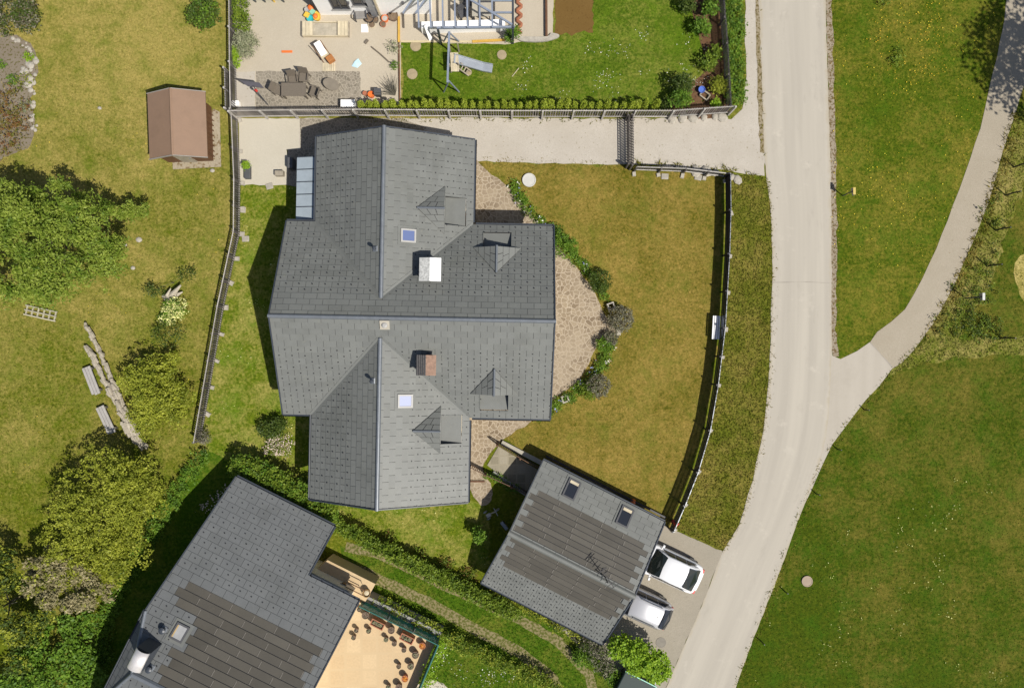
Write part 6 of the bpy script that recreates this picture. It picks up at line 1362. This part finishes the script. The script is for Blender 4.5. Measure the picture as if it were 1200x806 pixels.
for px, py, k, m, d, lab in toys:
    mb = MB()
    if k == 'box': mb.box((0, 0, d[2] / 2), d); mb.box((0, 0, d[2] + .01), (d[0] * .8, d[1] * .8, .03))
    elif k == 'ball': r = d[0]; mb.lathe((0, 0, r), [(r * math.sin(a) + .005, -r * math.cos(a)) for a in np.linspace(.05, 3.09, 8)], 14)
    else: mb.lathe((0, 0, 0), [(d[0] * .75, 0), (d[0], d[2]), (d[0] * .88, d[2]), (d[0] * .85, d[2] - .06)], 14)
    o = mb.build('toy_' + k, m); o.location = P(px, py); o.rotation_euler = (0, 0, R.uniform(0, 1.5)); tag(o, lab, 'toy')
t = thing('lounge_chair', 'grey cushioned reclining chair against the white house', 'chair', P(424, 18), .1); mb = MB(); mb.box((0, -.1, .4), (.62, .6, .14)); mb.build('seat', plain('grey_cushion', (.2, .19, .18), .9), t, bevel=.05); mb = MB(); mb.bar((0, .15, .45), (0, .5, 1.05), .62, .12); mb.build('backrest', MATS['grey_cushion'], t, bevel=.05)
for s in (-.34, .34): mb = MB(); mb.bar((s, -.4, .58), (s, .2, .58), .06, .05); mb.bar((s, -.38, 0), (s, -.38, .58), .05, .05); mb.build('armrest', M_DGREY, t)
for px, py, r, h, m, lab in ((433.5, 23, .3, .25, M_BLACK, 'black round tub in the group by the downpipe, leftmost'), (438, 18, .28, .3, M_DGREY, 'dark round tub closest to the downpipe'), (440.5, 24.5, .2, .2, M_BRGREY, 'small taupe tub below the dark one'), (461.5, 21, .3, .3, M_DPOT, 'round dark pot with grass beside the ochre kerb'), (452, 24, .2, .3, M_ORANGE, 'orange pot with a white top by the timber post'), (449.5, 30, .17, .2, M_TERRA, 'small terracotta bowl below the orange pot'), (436, 30, .22, .12, M_PALEW, 'shallow straw-coloured bowl on the sandy yard')):
    t = thing('tub', lab, 'pot', P(px, py)); mb = MB(); mb.lathe((0, 0, 0), [(r * .8, 0), (r, h), (r * .86, h), (r * .84, h - .06)], 16); mb.build('pot', m, t); mb = MB(); mb.lathe((0, 0, 0), [(r * .75, h - .12), (r * .82, h - .05), (.02, h - .04)], 14); mb.build('soil', M_SOIL if m != M_ORANGE else M_WFRAME, t)
mb = MB(); mb.box((0, 0, .01), (.42, .48, .02)); o = mb.build('paper_sheet', M_CLOTH); o.location = P(427.5, 33.5, .013); tag(o, 'pale square mat on the sandy yard below the reclining chair', 'mat')
mb = MB(); mb.box((0, 0, .06), (.28, .14, .12)); o = mb.build('brick', M_BRGREY, bevel=.01); o.location = P(429.5, 49.5); o.rotation_euler = (0, 0, .9); tag(o, 'dark brick lying alone on the sandy yard', 'brick')
mb = MB(); mb.tube([P(435, 55, .06), P(445, 63, .06), P(456, 73, .06)], .04, 6); tag(mb.build('pole', M_BRGREY), 'thin grey pole lying on the sandy yard', 'pole')
mb = MB(); mb.box((0, 0, .03), (.62, .12, .05)); o = mb.build('plank', M_ORANGE); o.location = P(336.5, 61, .013); tag(o, 'orange plank lying alone on the sandy yard', 'plank')
mb = MB(); mb.mesh([(-.3, -.2, .02), (.05, -.3, .03), (.3, -.05, .02), (.1, .25, .05), (-.1, .05, .12)], [(0, 1, 4), (1, 2, 4), (2, 3, 4), (3, 0, 4)]); o = mb.build('cloth', M_LBLUE); o.location = P(418, 74, .01); tag(o, 'crumpled pale blue cloth on the sandy yard', 'cloth'); sm = o.modifiers.new('s', 'SOLIDIFY'); sm.thickness = .02
t = thing('deckchair', 'reclining deckchair with a white towel on the sandy yard', 'chair', P(381, 66), math.radians(-55)); mb = MB(); mb.bar((-.65, 0, .25), (.2, 0, .35), .5, .04); mb.build('sling', M_PALEW, t); mb = MB(); mb.bar((.1, 0, .4), (-.55, .05, .85), .4, .06); mb.build('towel', M_CLOTH, t); mb = MB()
for s in (-.28, .28): mb.bar((-.7, s, .02), (.3, s, .4), .04, .04); mb.bar((.3, s, .02), (-.5, s, .85), .04, .04)
mb.build('frame', M_BROWNW, t); mb = MB(); mb.box((.42, .15, .2), (.36, .42, .4)); mb.build('footstool', plain('rust_cushion', (.35, .14, .04), .8), t, bevel=.03)
mb = MB()
for k in range(7): mb.box((k * .11 - .33, 0, .025), (.085, .48, .03))
for y in (-.18, .18): mb.box((0, y, .006), (.75, .05, .012))
o = mb.build('duckboard', M_PALEW); o.location = P(385.5, 79, .013); tag(o, 'pale timber duckboard above the crazy paving', 'duckboard')
t = thing('play_table', 'turquoise play table cut off by the top edge in the sandy yard', 'table', P(316, -2)); mb = MB(); mb.box((0, 0, .42), (1.95, .6, .08)); mb.build('tabletop', M_TEAL, t, bevel=.03)
for sx in (-.8, -.25, .3, .85): mb = MB(); mb.box((sx, -.24, .19), (.07, .07, .38)); mb.build('leg', M_DGREY if sx != .3 else M_YEL, t)
# swing frame with slide and tower
t = thing('swing_frame', 'grey steel swing beam on legs in the lush lawn', 'swing', P(529, 86)); mb = MB(); z = 2.15; mb.bar(P(526.5, 37.5, z), P(524.5, 97, z), .11, .12); mb.build('crossbeam', M_BLUEGR, t, world=True)
for py in (49, 108): 
    mb = MB(); top = P(526, 38 if py < 60 else 95, z); 
    for dx in (-9, 9): mb.tube([top, P(529 + dx, py, 0)], .045, 8)
    mb.build('leg', M_BLUEGR, t, world=True)
t = thing('slide_tower', 'small wooden play tower with a long grey-blue slide in the lush lawn', 'slide', P(534, 74)); mb = MB()
for k in range(5): mb.bar(P(528.4 + k * 1.9, 62, .95), P(529.6 + k * 1.9, 84, .95), .085, .04)
mb.build('platform', M_PALEW, t, world=True)
for px, py in ((528, 61), (538, 61), (529, 85), (539, 84)): mb = MB(); p = P(px, py); mb.box((p.x, p.y, .62), (.07, .07, 1.24)); mb.build('post', M_WOOD, t, world=True)
mb = MB(); mb.bar(P(540, 74, .9), P(552, 84, .05), .06, .06); mb.bar(P(537, 80, .9), P(549, 89, .05), .06, .06); [mb.bar(P(540, 74, .9).lerp(P(552, 84, .05), f), P(537, 80, .9).lerp(P(549, 89, .05), f), .06, .03) for f in (.25, .5, .75)]; mb.build('ladder', M_WOOD, t, world=True)
a, b, c = P(532, 69, 1.0), P(566, 79, .22), P(577, 81, .16); mb = MB(); SLD = plain('grey_slide', (.3, .325, .36), .35, .2)
for p, q in ((a, b), (b, c)): mb.bar(p, q, .46, .02)
d = (c - a).normalized(); n = Vector((-d.y, d.x, 0)).normalized() * .24
for s in (-1, 1): mb.bar(a + n * s + Vector((0, 0, .06)), b + n * s + Vector((0, 0, .06)), .03, .14); mb.bar(b + n * s + Vector((0, 0, .06)), c + n * s + Vector((0, 0, .06)), .03, .14)
mb.build('chute', SLD, t, world=True)
mb = MB(); mb.tube([P(600, 90, .05), P(608, 80, .06)], .02, 6); tag(mb.build('stick', M_PALEW), 'pale stick lying on the lush lawn right of the slide', 'stick')
mb = MB(); mb.lathe((0, 0, 0), [(.16, 0), (.2, .3), (.17, .3), (.16, .24)], 14); o = mb.build('bucket', M_BLUE); o.location = P(821, 107); tag(o, 'blue bucket in the mulched corner bed', 'bucket')
mb = MB(); q = pts([(824, 106), (832, 112), (828, 118), (820, 112)], .12); [mb.bar(a, b, .07, .14) for a, b in zip(q, q[1:] + q[:1])]; tag(mb.build('wooden_frame', M_WOOD), 'small square timber frame beside the blue bucket', 'frame')
